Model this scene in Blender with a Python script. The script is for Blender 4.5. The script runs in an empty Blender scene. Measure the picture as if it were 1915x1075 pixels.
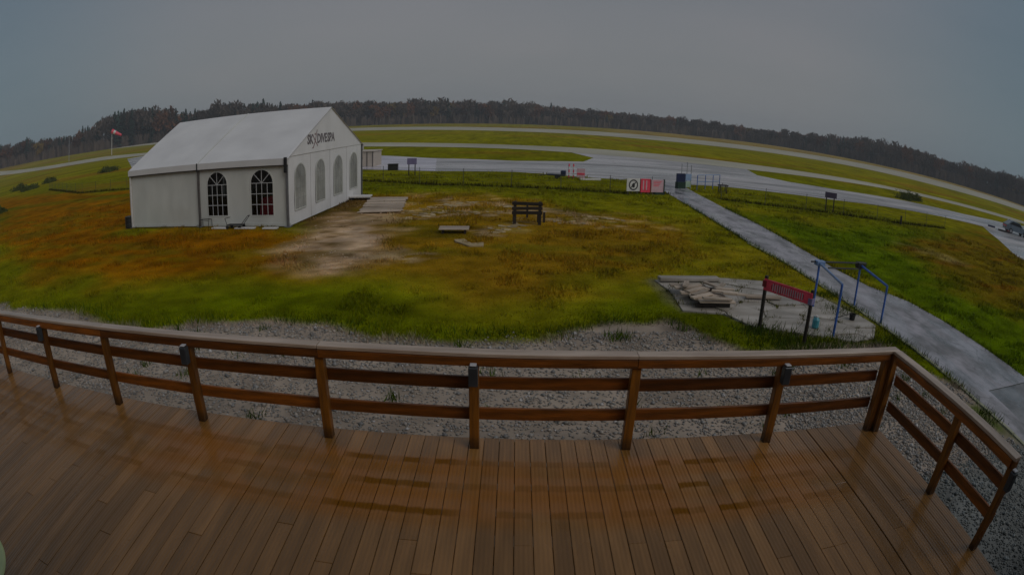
import bpy, bmesh, math, random
import numpy as np
from mathutils import Vector, Matrix
random.seed(7)
RNG = np.random.default_rng(7)
PI = math.pi
R = math.radians
S = bpy.context.scene
COL = S.collection

# ------------------------------------------------------------------ camera
CAM_Z = 4.30
cd = bpy.data.cameras.new('camera')
cam = bpy.data.objects.new('camera', cd)
COL.objects.link(cam)
S.camera = cam
cd.type = 'PANO'
cd.sensor_width = 36.0
cd.sensor_fit = 'HORIZONTAL'
cd.clip_start = 0.05
cd.clip_end = 6000
cd.panorama_type = 'FISHEYE_LENS_POLYNOMIAL'
cd.fisheye_fov = R(200)
_s = 1105.675 / 1104.304
cd.fisheye_polynomial_k0 = 0.0
cd.fisheye_polynomial_k1 = -0.04676492032065522 * _s
cd.fisheye_polynomial_k2 = -0.0005052782642035634 * _s ** 2
cd.fisheye_polynomial_k3 = 4.398418430505437e-05 * _s ** 3
cd.fisheye_polynomial_k4 = -2.1007423010358482e-06 * _s ** 4
PITCH, ROLL = 0.2872367793741672, 0.02700085217610649
_f = Vector((0, math.cos(PITCH), -math.sin(PITCH)))
_r0 = Vector((1, 0, 0)); _u0 = Vector((0, math.sin(PITCH), math.cos(PITCH)))
_r = math.cos(ROLL) * _r0 + math.sin(ROLL) * _u0
_u = -math.sin(ROLL) * _r0 + math.cos(ROLL) * _u0
cam.matrix_world = Matrix(((_r.x, _u.x, -_f.x, 0), (_r.y, _u.y, -_f.y, 0), (_r.z, _u.z, -_f.z, CAM_Z), (0, 0, 0, 1)))

# ------------------------------------------------------------------ sky, sun, exposure
SUN_EL, SUN_AZ = R(42), R(128)            # azimuth clockwise from +Y: behind the camera, to its right
w = bpy.data.worlds.new('World'); S.world = w; w.use_nodes = True
nt = w.node_tree; N = nt.nodes; L = nt.links
N.clear()
wo = N.new('ShaderNodeOutputWorld'); bg = N.new('ShaderNodeBackground'); bg.inputs['Strength'].default_value = 0.1
sky = N.new('ShaderNodeTexSky'); sky.sky_type = 'NISHITA'; sky.sun_disc = False
sky.sun_elevation = SUN_EL; sky.sun_rotation = SUN_AZ; sky.air_density = 2.0; sky.dust_density = 4.0
hs = N.new('ShaderNodeHueSaturation'); hs.inputs['Saturation'].default_value = 0.35; hs.inputs['Value'].default_value = 0.6
L.new(sky.outputs[0], hs.inputs['Color'])
tc = N.new('ShaderNodeTexCoord'); sep = N.new('ShaderNodeSeparateXYZ'); L.new(tc.outputs['Generated'], sep.inputs[0])
cr = N.new('ShaderNodeValToRGB'); L.new(sep.outputs['Z'], cr.inputs[0])
e = cr.color_ramp.elements
e[0].position = 0.0; e[0].color = (1.0, 1.035, 1.07, 1)
e[1].position = 0.30; e[1].color = (0.80, 0.855, 0.965, 1)
x = cr.color_ramp.elements.new(0.10); x.color = (0.93, 0.965, 1.01, 1)
nz = N.new('ShaderNodeTexNoise'); nz.inputs['Scale'].default_value = 1.7; nz.inputs['Detail'].default_value = 4
mp = N.new('ShaderNodeMapping'); mp.inputs['Scale'].default_value = (1, 1, 3.2)
L.new(tc.outputs['Generated'], mp.inputs[0]); L.new(mp.outputs[0], nz.inputs['Vector'])
nr = N.new('ShaderNodeValToRGB'); L.new(nz.outputs[0], nr.inputs[0])
nr.color_ramp.elements[0].position = 0.3; nr.color_ramp.elements[0].color = (0.86, 0.93, 0.965, 1)
nr.color_ramp.elements[1].position = 0.72; nr.color_ramp.elements[1].color = (1.08, 1.06, 1.07, 1)
# the cloud deck is bluer and duller towards both sides of the view
ax = N.new('ShaderNodeMath'); ax.operation = 'ABSOLUTE'; L.new(sep.outputs['X'], ax.inputs[0])
ar = N.new('ShaderNodeMapRange'); ar.interpolation_type = 'SMOOTHSTEP'; L.new(ax.outputs[0], ar.inputs[0])
ar.inputs[1].default_value = 0.45; ar.inputs[2].default_value = 0.85
tint = N.new('ShaderNodeMixRGB'); tint.blend_type = 'MULTIPLY'; tint.inputs[2].default_value = (0.66, 0.86, 0.95, 1)
L.new(ar.outputs[0], tint.inputs[0]); L.new(cr.outputs[0], tint.inputs[1])
mul = N.new('ShaderNodeMixRGB'); mul.blend_type = 'MULTIPLY'; mul.inputs[0].default_value = 0.85
L.new(tint.outputs[0], mul.inputs[1]); L.new(nr.outputs[0], mul.inputs[2])
sc_ = N.new('ShaderNodeMixRGB'); sc_.blend_type = 'MULTIPLY'; sc_.inputs[0].default_value = 1; sc_.inputs[2].default_value = (1.85, 1.85, 1.85, 1)
L.new(mul.outputs[0], sc_.inputs[1])
mix = N.new('ShaderNodeMixRGB'); mix.inputs[0].default_value = 0.90
L.new(hs.outputs[0], mix.inputs[1]); L.new(sc_.outputs[0], mix.inputs[2])
L.new(mix.outputs[0], bg.inputs[0]); L.new(bg.outputs[0], wo.inputs[0])

ld = bpy.data.lights.new('sun', 'SUN'); ld.energy = 0.75; ld.angle = R(40); ld.color = (1.0, 0.97, 0.93)
sun = bpy.data.objects.new('sun', ld); COL.objects.link(sun)
_d = Vector((math.sin(SUN_AZ) * math.cos(SUN_EL), math.cos(SUN_AZ) * math.cos(SUN_EL), math.sin(SUN_EL)))
sun.rotation_euler = _d.to_track_quat('Z', 'Y').to_euler()
sun.location = _d * 60
vs = S.view_settings
vs.view_transform = 'Standard'; vs.look = 'None'; vs.exposure = 0.1; vs.gamma = 1.0; vs.use_curve_mapping = False
S.cycles.use_denoising = True
S.cycles.max_bounces = 6
S.cycles.volume_bounces = 0

# ------------------------------------------------------------------ helpers
def tag(o, label=None, cat=None, group=None, kind=None):
    if label: o['label'] = label
    if cat: o['category'] = cat
    if group: o['group'] = group
    if kind: o['kind'] = kind
    return o

def thing(name, label, cat, loc=(0, 0, 0), rz=0.0, group=None):
    o = bpy.data.objects.new(name, None); COL.objects.link(o)
    o.empty_display_size = 0.2
    o.location = loc; o.rotation_euler = (0, 0, rz)
    return tag(o, label, cat, group)

def place(name, me, mat=None, parent=None, loc=(0, 0, 0), rot=(0, 0, 0), scale=(1, 1, 1)):
    if mat is not None and not me.materials: me.materials.append(mat)
    o = bpy.data.objects.new(name, me); COL.objects.link(o)
    o.parent = parent; o.location = loc; o.rotation_euler = rot; o.scale = scale
    return o

class MB:
    def __init__(s): s.v = []; s.f = []
    def add(s, vs_, fs):
        b = len(s.v); s.v += [tuple(p) for p in vs_]; s.f += [tuple(b + i for i in f) for f in fs]
    def box(s, x0, x1, y0, y1, z0, z1, c=0.0, m=None):
        if c <= 0:
            vs_ = [(x0,y0,z0),(x1,y0,z0),(x1,y1,z0),(x0,y1,z0),(x0,y0,z1),(x1,y0,z1),(x1,y1,z1),(x0,y1,z1)]
            fs = [(3,2,1,0),(4,5,6,7),(0,1,5,4),(1,2,6,5),(2,3,7,6),(3,0,4,7)]
        else:
            vs_ = []; idx = {}
            X = (x0, x1); Y = (y0, y1); Z = (z0, z1)
            for i in (0,1):
                for j in (0,1):
                    for k in (0,1):
                        sx, sy, sz = (c if i == 0 else -c), (c if j == 0 else -c), (c if k == 0 else -c)
                        idx[i,j,k,0] = len(vs_); vs_.append((X[i], Y[j]+sy, Z[k]+sz))
                        idx[i,j,k,1] = len(vs_); vs_.append((X[i]+sx, Y[j], Z[k]+sz))
                        idx[i,j,k,2] = len(vs_); vs_.append((X[i]+sx, Y[j]+sy, Z[k]))
            fs = []
            for a, (i,) in ((0, (0,)), (0, (1,))): fs.append([idx[i,0,0,0], idx[i,1,0,0], idx[i,1,1,0], idx[i,0,1,0]])
            for j in (0,1): fs.append([idx[0,j,0,1], idx[1,j,0,1], idx[1,j,1,1], idx[0,j,1,1]])
            for k in (0,1): fs.append([idx[0,0,k,2], idx[1,0,k,2], idx[1,1,k,2], idx[0,1,k,2]])
            for i in (0,1):
                for j in (0,1): fs.append([idx[i,j,0,0], idx[i,j,1,0], idx[i,j,1,1], idx[i,j,0,1]])
                for k in (0,1): fs.append([idx[i,0,k,0], idx[i,1,k,0], idx[i,1,k,2], idx[i,0,k,2]])
            for j in (0,1):
                for k in (0,1): fs.append([idx[0,j,k,1], idx[1,j,k,1], idx[1,j,k,2], idx[0,j,k,2]])
            for i in (0,1):
                for j in (0,1):
                    for k in (0,1): fs.append([idx[i,j,k,0], idx[i,j,k,1], idx[i,j,k,2]])
            ctr = Vector(((x0+x1)/2, (y0+y1)/2, (z0+z1)/2)); out = []
            for f in fs:
                P = [Vector(vs_[q]) for q in f]
                n = (P[1]-P[0]).cross(P[2]-P[0]); mid = sum(P, Vector())/len(P)
                out.append(tuple(f) if n.dot(mid-ctr) > 0 else tuple(reversed(f)))
            fs = out
        if m is not None: vs_ = [tuple(m @ Vector(p)) for p in vs_]
        s.add(vs_, fs); return s
    def tube(s, p0, p1, r0, r1=None, n=8, cap=True):
        r1 = r0 if r1 is None else r1
        p0, p1 = Vector(p0), Vector(p1); d = (p1 - p0).normalized()
        a = d.orthogonal().normalized(); b = d.cross(a)
        vs_ = []
        for p, r in ((p0, r0), (p1, r1)):
            for i in range(n):
                t = 2*PI*i/n; vs_.append(p + r*(math.cos(t)*a + math.sin(t)*b))
        fs = [(i, (i+1) % n, n+(i+1) % n, n+i) for i in range(n)]
        if cap: fs += [tuple(reversed(range(n))), tuple(range(n, 2*n))]
        s.add(vs_, fs); return s
    def path(s, pts, r, n=6):
        for a, b in zip(pts[:-1], pts[1:]): s.tube(a, b, r, n=n)
        return s
    def lathe(s, prof, n=24, c=(0, 0, 0)):
        vs_ = []; fs = []
        for (r, z) in prof:
            for i in range(n):
                t = 2*PI*i/n; vs_.append((c[0]+r*math.cos(t), c[1]+r*math.sin(t), c[2]+z))
        for k in range(len(prof)-1):
            for i in range(n): fs.append((k*n+i, k*n+(i+1) % n, (k+1)*n+(i+1) % n, (k+1)*n+i))
        fs += [tuple(reversed(range(n))), tuple(range((len(prof)-1)*n, len(prof)*n))]
        s.add(vs_, fs); return s
    def prism(s, pts, z0, z1):
        A = sum(pts[i][0]*pts[(i+1) % len(pts)][1]-pts[(i+1) % len(pts)][0]*pts[i][1] for i in range(len(pts)))
        if A < 0: pts = list(reversed(pts))
        n = len(pts)
        s.add([(x, y, z0) for x, y in pts] + [(x, y, z1) for x, y in pts],
              [tuple(reversed(range(n))), tuple(range(n, 2*n))] + [(i, (i+1) % n, n+(i+1) % n, n+i) for i in range(n)])
        return s
    def mesh(s, name, mat=None, smooth=False):
        me = bpy.data.meshes.new(name); me.from_pydata(s.v, [], s.f); me.update()
        if smooth: me.shade_smooth()
        if mat is not None: me.materials.append(mat)
        return me
    def build(s, name, mat, parent=None, loc=(0, 0, 0), rot=(0, 0, 0), smooth=False):
        return place(name, s.mesh(name, mat, smooth), None, parent, loc, rot)

def np_mesh(name, V, F, mat=None, cols=None):
    """V (n,3), F (m,k) one face size; optional per-vertex colour attribute."""
    me = bpy.data.meshes.new(name)
    V = np.asarray(V, np.float32); F = np.asarray(F, np.int32); k = F.shape[1]
    me.vertices.add(len(V)); me.vertices.foreach_set('co', V.ravel())
    me.loops.add(F.size); me.loops.foreach_set('vertex_index', F.ravel())
    me.polygons.add(len(F)); me.polygons.foreach_set('loop_start', np.arange(0, F.size, k, dtype=np.int32))
    me.polygons.foreach_set('loop_total', np.full(len(F), k, np.int32))
    me.update(calc_edges=True)
    if cols is not None:
        at = me.color_attributes.new('tint', 'FLOAT_COLOR', 'POINT')
        c4 = np.ones((len(V), 4), np.float32); c4[:, :3] = cols
        at.data.foreach_set('color', c4.ravel())
    if mat: me.materials.append(mat)
    me.validate()
    return me

# numpy value noise
_H = np.random.default_rng(3).random((256, 256))
def vnoise(x, y, s=1.0, oct=4, ox=0.0):
    x = np.asarray(x, float)/s + ox; y = np.asarray(y, float)/s + ox*0.7
    t = 0; a = 0.5; tot = 0
    for _ in range(oct):
        xi = np.floor(x).astype(int); yi = np.floor(y).astype(int); fx = x-xi; fy = y-yi
        fx = fx*fx*(3-2*fx); fy = fy*fy*(3-2*fy)
        h = lambda i, j: _H[i & 255, j & 255]
        v = (h(xi, yi)*(1-fx)+h(xi+1, yi)*fx)*(1-fy) + (h(xi, yi+1)*(1-fx)+h(xi+1, yi+1)*fx)*fy
        t = t + a*v; tot += a; a *= 0.5; x = x*2.03+17.1; y = y*2.03+5.3
    return t/tot
def sstep(a, b, x):
    t = np.clip((x-a)/(b-a), 0, 1); return t*t*(3-2*t)
def sdist(X, Y, poly):
    """signed distance to a polygon, positive inside"""
    X = np.asarray(X, float); Y = np.asarray(Y, float)
    d = np.full(X.shape, 1e9); ins = np.zeros(X.shape, bool); n = len(poly)
    for i in range(n):
        ax, ay = poly[i]; bx, by = poly[(i+1) % n]
        ex, ey = bx-ax, by-ay
        t = np.clip(((X-ax)*ex+(Y-ay)*ey)/(ex*ex+ey*ey+1e-12), 0, 1)
        d = np.minimum(d, np.hypot(X-ax-t*ex, Y-ay-t*ey))
        c = ((ay > Y) != (by > Y))
        with np.errstate(divide='ignore', invalid='ignore'):
            xi = (bx-ax)*(Y-ay)/((by-ay) if by != ay else 1e-9)+ax
        ins ^= c & (X < xi)
    return np.where(ins, d, -d)

# ------------------------------------------------------------------ materials
def mat(name, col, rough=0.6, var=0.25, scale=8.0, stretch=(1, 1, 1), col2=None, bump=0.0, bscale=None, coat=0.0,
        rvar=0.15, objrand=0.0, spec=0.5, metal=0.0, attr=None, coord='Object', detail=5):
    m = bpy.data.materials.new(name); m.use_nodes = True
    n = m.node_tree.nodes; l = m.node_tree.links
    b = n['Principled BSDF']
    t = n.new('ShaderNodeTexCoord'); mpp = n.new('ShaderNodeMapping'); mpp.inputs['Scale'].default_value = stretch
    l.new(t.outputs[coord], mpp.inputs[0])
    no = n.new('ShaderNodeTexNoise'); no.inputs['Scale'].default_value = scale; no.inputs['Detail'].default_value = detail
    l.new(mpp.outputs[0], no.inputs['Vector'])
    rp = n.new('ShaderNodeMapRange'); rp.inputs[1].default_value = 0.28; rp.inputs[2].default_value = 0.72
    l.new(no.outputs[0], rp.inputs[0])
    if attr:
        at = n.new('ShaderNodeAttribute'); at.attribute_name = attr
        rp.inputs[3].default_value = 1-var; rp.inputs[4].default_value = 1+var
        mx = n.new('ShaderNodeVectorMath'); mx.operation = 'SCALE'
        l.new(at.outputs['Color'], mx.inputs[0]); l.new(rp.outputs[0], mx.inputs['Scale'])
        out = mx.outputs[0]
    else:
        mx = n.new('ShaderNodeMixRGB')
        c2 = col2 if col2 else tuple(min(1, c*(1+var)) for c in col)
        c1 = col if col2 else tuple(c*(1-var) for c in col)
        mx.inputs[1].default_value = (*c1, 1); mx.inputs[2].default_value = (*c2, 1)
        l.new(rp.outputs[0], mx.inputs[0]); out = mx.outputs[0]
    if objrand > 0:
        oi = n.new('ShaderNodeObjectInfo'); mr = n.new('ShaderNodeMapRange')
        mr.inputs[3].default_value = 1-objrand; mr.inputs[4].default_value = 1+objrand
        l.new(oi.outputs['Random'], mr.inputs[0])
        v = n.new('ShaderNodeVectorMath'); v.operation = 'SCALE'
        l.new(out, v.inputs[0]); l.new(mr.outputs[0], v.inputs['Scale']); out = v.outputs[0]
    l.new(out, b.inputs['Base Color'])
    rr = n.new('ShaderNodeMapRange'); rr.inputs[3].default_value = max(0.02, rough-rvar); rr.inputs[4].default_value = min(1, rough+rvar)
    l.new(no.outputs[0], rr.inputs[0]); l.new(rr.outputs[0], b.inputs['Roughness'])
    b.inputs['Specular IOR Level'].default_value = spec
    b.inputs['Metallic'].default_value = metal
    b.inputs['Coat Weight'].default_value = coat; b.inputs['Coat Roughness'].default_value = 0.2
    if bump > 0:
        bn = n.new('ShaderNodeTexNoise'); bn.inputs['Scale'].default_value = bscale or scale*3; bn.inputs['Detail'].default_value = 4
        l.new(mpp.outputs[0], bn.inputs['Vector'])
        bu = n.new('ShaderNodeBump'); bu.inputs['Strength'].default_value = bump; bu.inputs['Distance'].default_value = 0.02
        l.new(bn.outputs[0], bu.inputs['Height']); l.new(bu.outputs[0], b.inputs['Normal'])
    return m

M = {}
M['ground'] = mat('ground_soil', (0.1, 0.1, 0.01), 0.95, 0.30, 1.4, attr='tint', bump=0.6, bscale=6, spec=0.0, rvar=0.04, detail=9)
M['grass'] = mat('grass_blade', (0.1, 0.1, 0.01), 0.9, 0.25, 0.8, attr='tint', spec=0.0)
M['gravel'] = mat('gravel_stone', (0.24, 0.22, 0.2), 0.45, 0.2, 3, attr='tint', spec=0.6)
M['tarmac'] = mat('wet_tarmac', (0.12, 0.12, 0.122), 0.36, 0.3, 0.9, stretch=(1.6, 0.6, 1), col2=(0.36, 0.34, 0.37), bump=0.15, bscale=60, rvar=0.18, detail=8, coord='Object')
M['tarmac_dark'] = mat('dark_tarmac', (0.125, 0.128, 0.135), 0.42, 0.3, 0.5, col2=(0.20, 0.205, 0.21), bump=0.2, bscale=50, detail=8)
M['concrete_strip'] = mat('pale_concrete', (0.33, 0.31, 0.235), 0.8, 0.2, 0.06, col2=(0.50, 0.47, 0.38), detail=8, spec=0.12)
M['apron'] = mat('wet_apron', (0.19, 0.19, 0.195), 0.36, 0.2, 0.16, stretch=(0.35, 1.4, 1), col2=(0.46, 0.44, 0.44), rvar=0.15, detail=8)
M['slab'] = mat('concrete_slab', (0.21, 0.18, 0.14), 0.5, 0.3, 1.3, stretch=(0.6, 1.8, 1), col2=(0.46, 0.42, 0.38), bump=0.25, bscale=30, objrand=0.12, rvar=0.2, detail=8)
M['board_grey'] = mat('weathered_board', (0.29, 0.225, 0.165), 0.7, 0.3, 4, stretch=(0.5, 6, 6), col2=(0.52, 0.43, 0.35), bump=0.3, objrand=0.35, spec=0.25)
M['paver'] = mat('paving_stone', (0.36, 0.27, 0.14), 0.7, 0.3, 5, objrand=0.4)
M['rail'] = mat('stained_wood', (0.075, 0.026, 0.005), 0.5, 0.4, 2.5, stretch=(1, 9, 9), col2=(0.26, 0.075, 0.006), bump=0.35, bscale=9, coat=0.1, spec=0.3, objrand=0.42)
M['post'] = mat('stained_post', (0.10, 0.038, 0.009), 0.45, 0.4, 2.5, stretch=(9, 9, 1), col2=(0.26, 0.095, 0.008), bump=0.25, bscale=9, coat=0.1, spec=0.3, objrand=0.25)
M['cap'] = mat('weathered_cap', (0.30, 0.205, 0.14), 0.4, 0.3, 1.6, stretch=(1, 7, 7), col2=(0.52, 0.40, 0.31), bump=0.2, bscale=9, coat=0.5)
M['under'] = mat('deck_framing', (0.09, 0.06, 0.04), 0.7, 0.3, 4)
M['fitting'] = mat('dark_fitting', (0.035, 0.04, 0.046), 0.35, 0.2, 10)
M['highlight_cap'] = mat('highlight_pale', (0.5, 0.5, 0.52), 0.3, 0.1, 10)  # pale cap colour paints the bright highlight on top of the post lights
M['fabric'] = mat('white_marquee_fabric', (0.58, 0.565, 0.56), 0.5, 0.06, 0.7, bump=0.3, bscale=1.4, rvar=0.1, col2=(0.68, 0.665, 0.66))
M['fabric_wall'] = mat('marquee_wall_fabric', (0.51, 0.515, 0.48), 0.5, 0.06, 0.8, stretch=(1.6, 1.6, 0.5), bump=0.6, bscale=1.7, rvar=0.1, col2=(0.62, 0.62, 0.58))
M['fabric_gable'] = mat('marquee_gable_fabric', (0.66, 0.645, 0.645), 0.5, 0.06, 0.9, stretch=(1.6, 1.6, 0.6), bump=0.6, bscale=1.7, rvar=0.1, col2=(0.76, 0.745, 0.75))
M['alu'] = mat('dull_aluminium', (0.16, 0.16, 0.17), 0.4, 0.15, 6, metal=0.3)
M['black_metal'] = mat('black_metal', (0.012, 0.012, 0.013), 0.5, 0.2, 10)
M['white_bar'] = mat('white_glazing_bar', (0.5, 0.5, 0.5), 0.5, 0.08, 5)
M['milky'] = mat('milky_pane', (0.31, 0.31, 0.295), 0.25, 0.25, 1.2, rvar=0.1)
M['red_cloth'] = mat('red_cloth', (0.85, 0.05, 0.13), 0.7, 0.2, 4)
M['print_grey'] = mat('grey_print', (0.16, 0.14, 0.15), 0.6, 0.15, 6)
M['print_red'] = mat('red_print', (0.20, 0.10, 0.11), 0.6, 0.15, 6)
M['white_paint'] = mat('white_paint', (0.62, 0.60, 0.58), 0.45, 0.12, 6)
M['red_paint'] = mat('red_paint', (0.74, 0.055, 0.10), 0.45, 0.2, 5)
M['red_dark'] = mat('deep_red_print', (0.20, 0.008, 0.015), 0.5, 0.2, 6)
M['pink_paint'] = mat('faded_pink_panel', (0.55, 0.36, 0.40), 0.5, 0.12, 6)
M['black_print'] = mat('black_print', (0.015, 0.012, 0.015), 0.5, 0.1, 8)
M['navy'] = mat('navy_plastic', (0.010, 0.016, 0.06), 0.4, 0.2, 6)
M['green_dark'] = mat('dark_green_plastic', (0.008, 0.03, 0.018), 0.5, 0.2, 6)
M['pale_blue'] = mat('pale_blue_panel', (0.24, 0.34, 0.52), 0.5, 0.12, 6)
M['pale_green'] = mat('pale_green_panel', (0.34, 0.46, 0.36), 0.5, 0.12, 6)
M['blue_steel'] = mat('blue_painted_steel', (0.040, 0.120, 0.42), 0.4, 0.3, 5)
M['blue_light'] = mat('light_blue_steel', (0.16, 0.26, 0.46), 0.4, 0.2, 5)
M['pole_grey'] = mat('galvanised_pole', (0.33, 0.33, 0.35), 0.45, 0.12, 8)
M['teal'] = mat('teal_plastic', (0.06, 0.30, 0.36), 0.4, 0.2, 6)
M['dark_wood'] = mat('dark_wood', (0.022, 0.014, 0.009), 0.6, 0.4, 5, stretch=(1, 6, 6), objrand=0.3)
M['beige'] = mat('beige_cladding', (0.42, 0.36, 0.30), 0.6, 0.1, 1.2, col2=(0.5, 0.43, 0.37))
M['trim_dark'] = mat('dark_trim', (0.09, 0.08, 0.075), 0.6, 0.2, 6)
M['purple'] = mat('purple_panel', (0.06, 0.045, 0.085), 0.5, 0.2, 5)
M['lilac'] = mat('lilac_panel', (0.20, 0.17, 0.30), 0.5, 0.2, 5)
M['car'] = mat('blue_grey_car_paint', (0.12, 0.16, 0.20), 0.3, 0.1, 2, coat=0.6)
M['car_glass'] = mat('car_glass', (0.02, 0.025, 0.03), 0.08, 0.1, 2)
M['rubber'] = mat('rubber', (0.012, 0.012, 0.012), 0.8, 0.2, 10)
M['lime'] = mat('pale_lime_plastic', (0.56, 0.64, 0.30), 0.4, 0.15, 3)
M['wall'] = mat('building_siding', (0.20, 0.17, 0.15), 0.7, 0.2, 1.5)
M['roofing'] = mat('roof_shingle', (0.07, 0.065, 0.065), 0.85, 0.3, 3)
M['wire'] = mat('fence_wire', (0.05, 0.05, 0.05), 0.5, 0.2, 10)
M['bark'] = mat('bark', (0.06, 0.05, 0.045), 0.9, 0.3, 1)
M['spruce'] = mat('spruce_needles', (0.014, 0.034, 0.026), 0.85, 0.5, 0.25, col2=(0.034, 0.062, 0.042), objrand=0.35, spec=0.2)
M['bare'] = mat('bare_twigs', (0.062, 0.048, 0.040), 0.9, 0.4, 0.05, col2=(0.125, 0.090, 0.068), objrand=0.45, spec=0.15)
M['rust'] = mat('rust_leaves', (0.10, 0.044, 0.024), 0.9, 0.4, 0.2, col2=(0.19, 0.080, 0.034), objrand=0.3, spec=0.15)
M['gold'] = mat('golden_leaves', (0.14, 0.09, 0.02), 0.9, 0.4, 0.2, col2=(0.24, 0.15, 0.03), objrand=0.25, spec=0.15)
M['shrub'] = mat('shrub_leaves', (0.045, 0.062, 0.010), 0.85, 0.4, 1.5, col2=(0.085, 0.10, 0.016), spec=0.2)
M['black_plastic'] = mat('black_plastic', (0.012, 0.011, 0.011), 0.5, 0.2, 8)
M['verge'] = mat('path_edging', (0.25, 0.25, 0.16), 0.8, 0.3, 4, col2=(0.36, 0.36, 0.26))

def soaked_foot(m, top=0.17):
    """end grain that has drawn up water: the lowest hand's breadth of a post stays dark"""
    n = m.node_tree.nodes; l = m.node_tree.links; b = n['Principled BSDF']; src = b.inputs['Base Color'].links[0].from_socket
    t = n.new('ShaderNodeTexCoord'); sx = n.new('ShaderNodeSeparateXYZ'); l.new(t.outputs['Object'], sx.inputs[0])
    no = n.new('ShaderNodeTexNoise'); no.inputs['Scale'].default_value = 14; l.new(t.outputs['Object'], no.inputs['Vector'])
    ad = n.new('ShaderNodeMath'); ad.operation = 'MULTIPLY_ADD'; ad.inputs[1].default_value = 0.14; l.new(no.outputs[0], ad.inputs[0]); l.new(sx.outputs[2], ad.inputs[2])
    mr = n.new('ShaderNodeMapRange'); mr.interpolation_type = 'SMOOTHSTEP'; l.new(ad.outputs[0], mr.inputs[0])
    mr.inputs[1].default_value = 0.05; mr.inputs[2].default_value = top+0.07; mr.inputs[3].default_value = 0.85; mr.inputs[4].default_value = 0.0
    mx = n.new('ShaderNodeMixRGB'); l.new(mr.outputs[0], mx.inputs[0]); l.new(src, mx.inputs[1]); mx.inputs[2].default_value = (0.028, 0.016, 0.008, 1); l.new(mx.outputs[0], b.inputs['Base Color'])
soaked_foot(M['post'])

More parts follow.
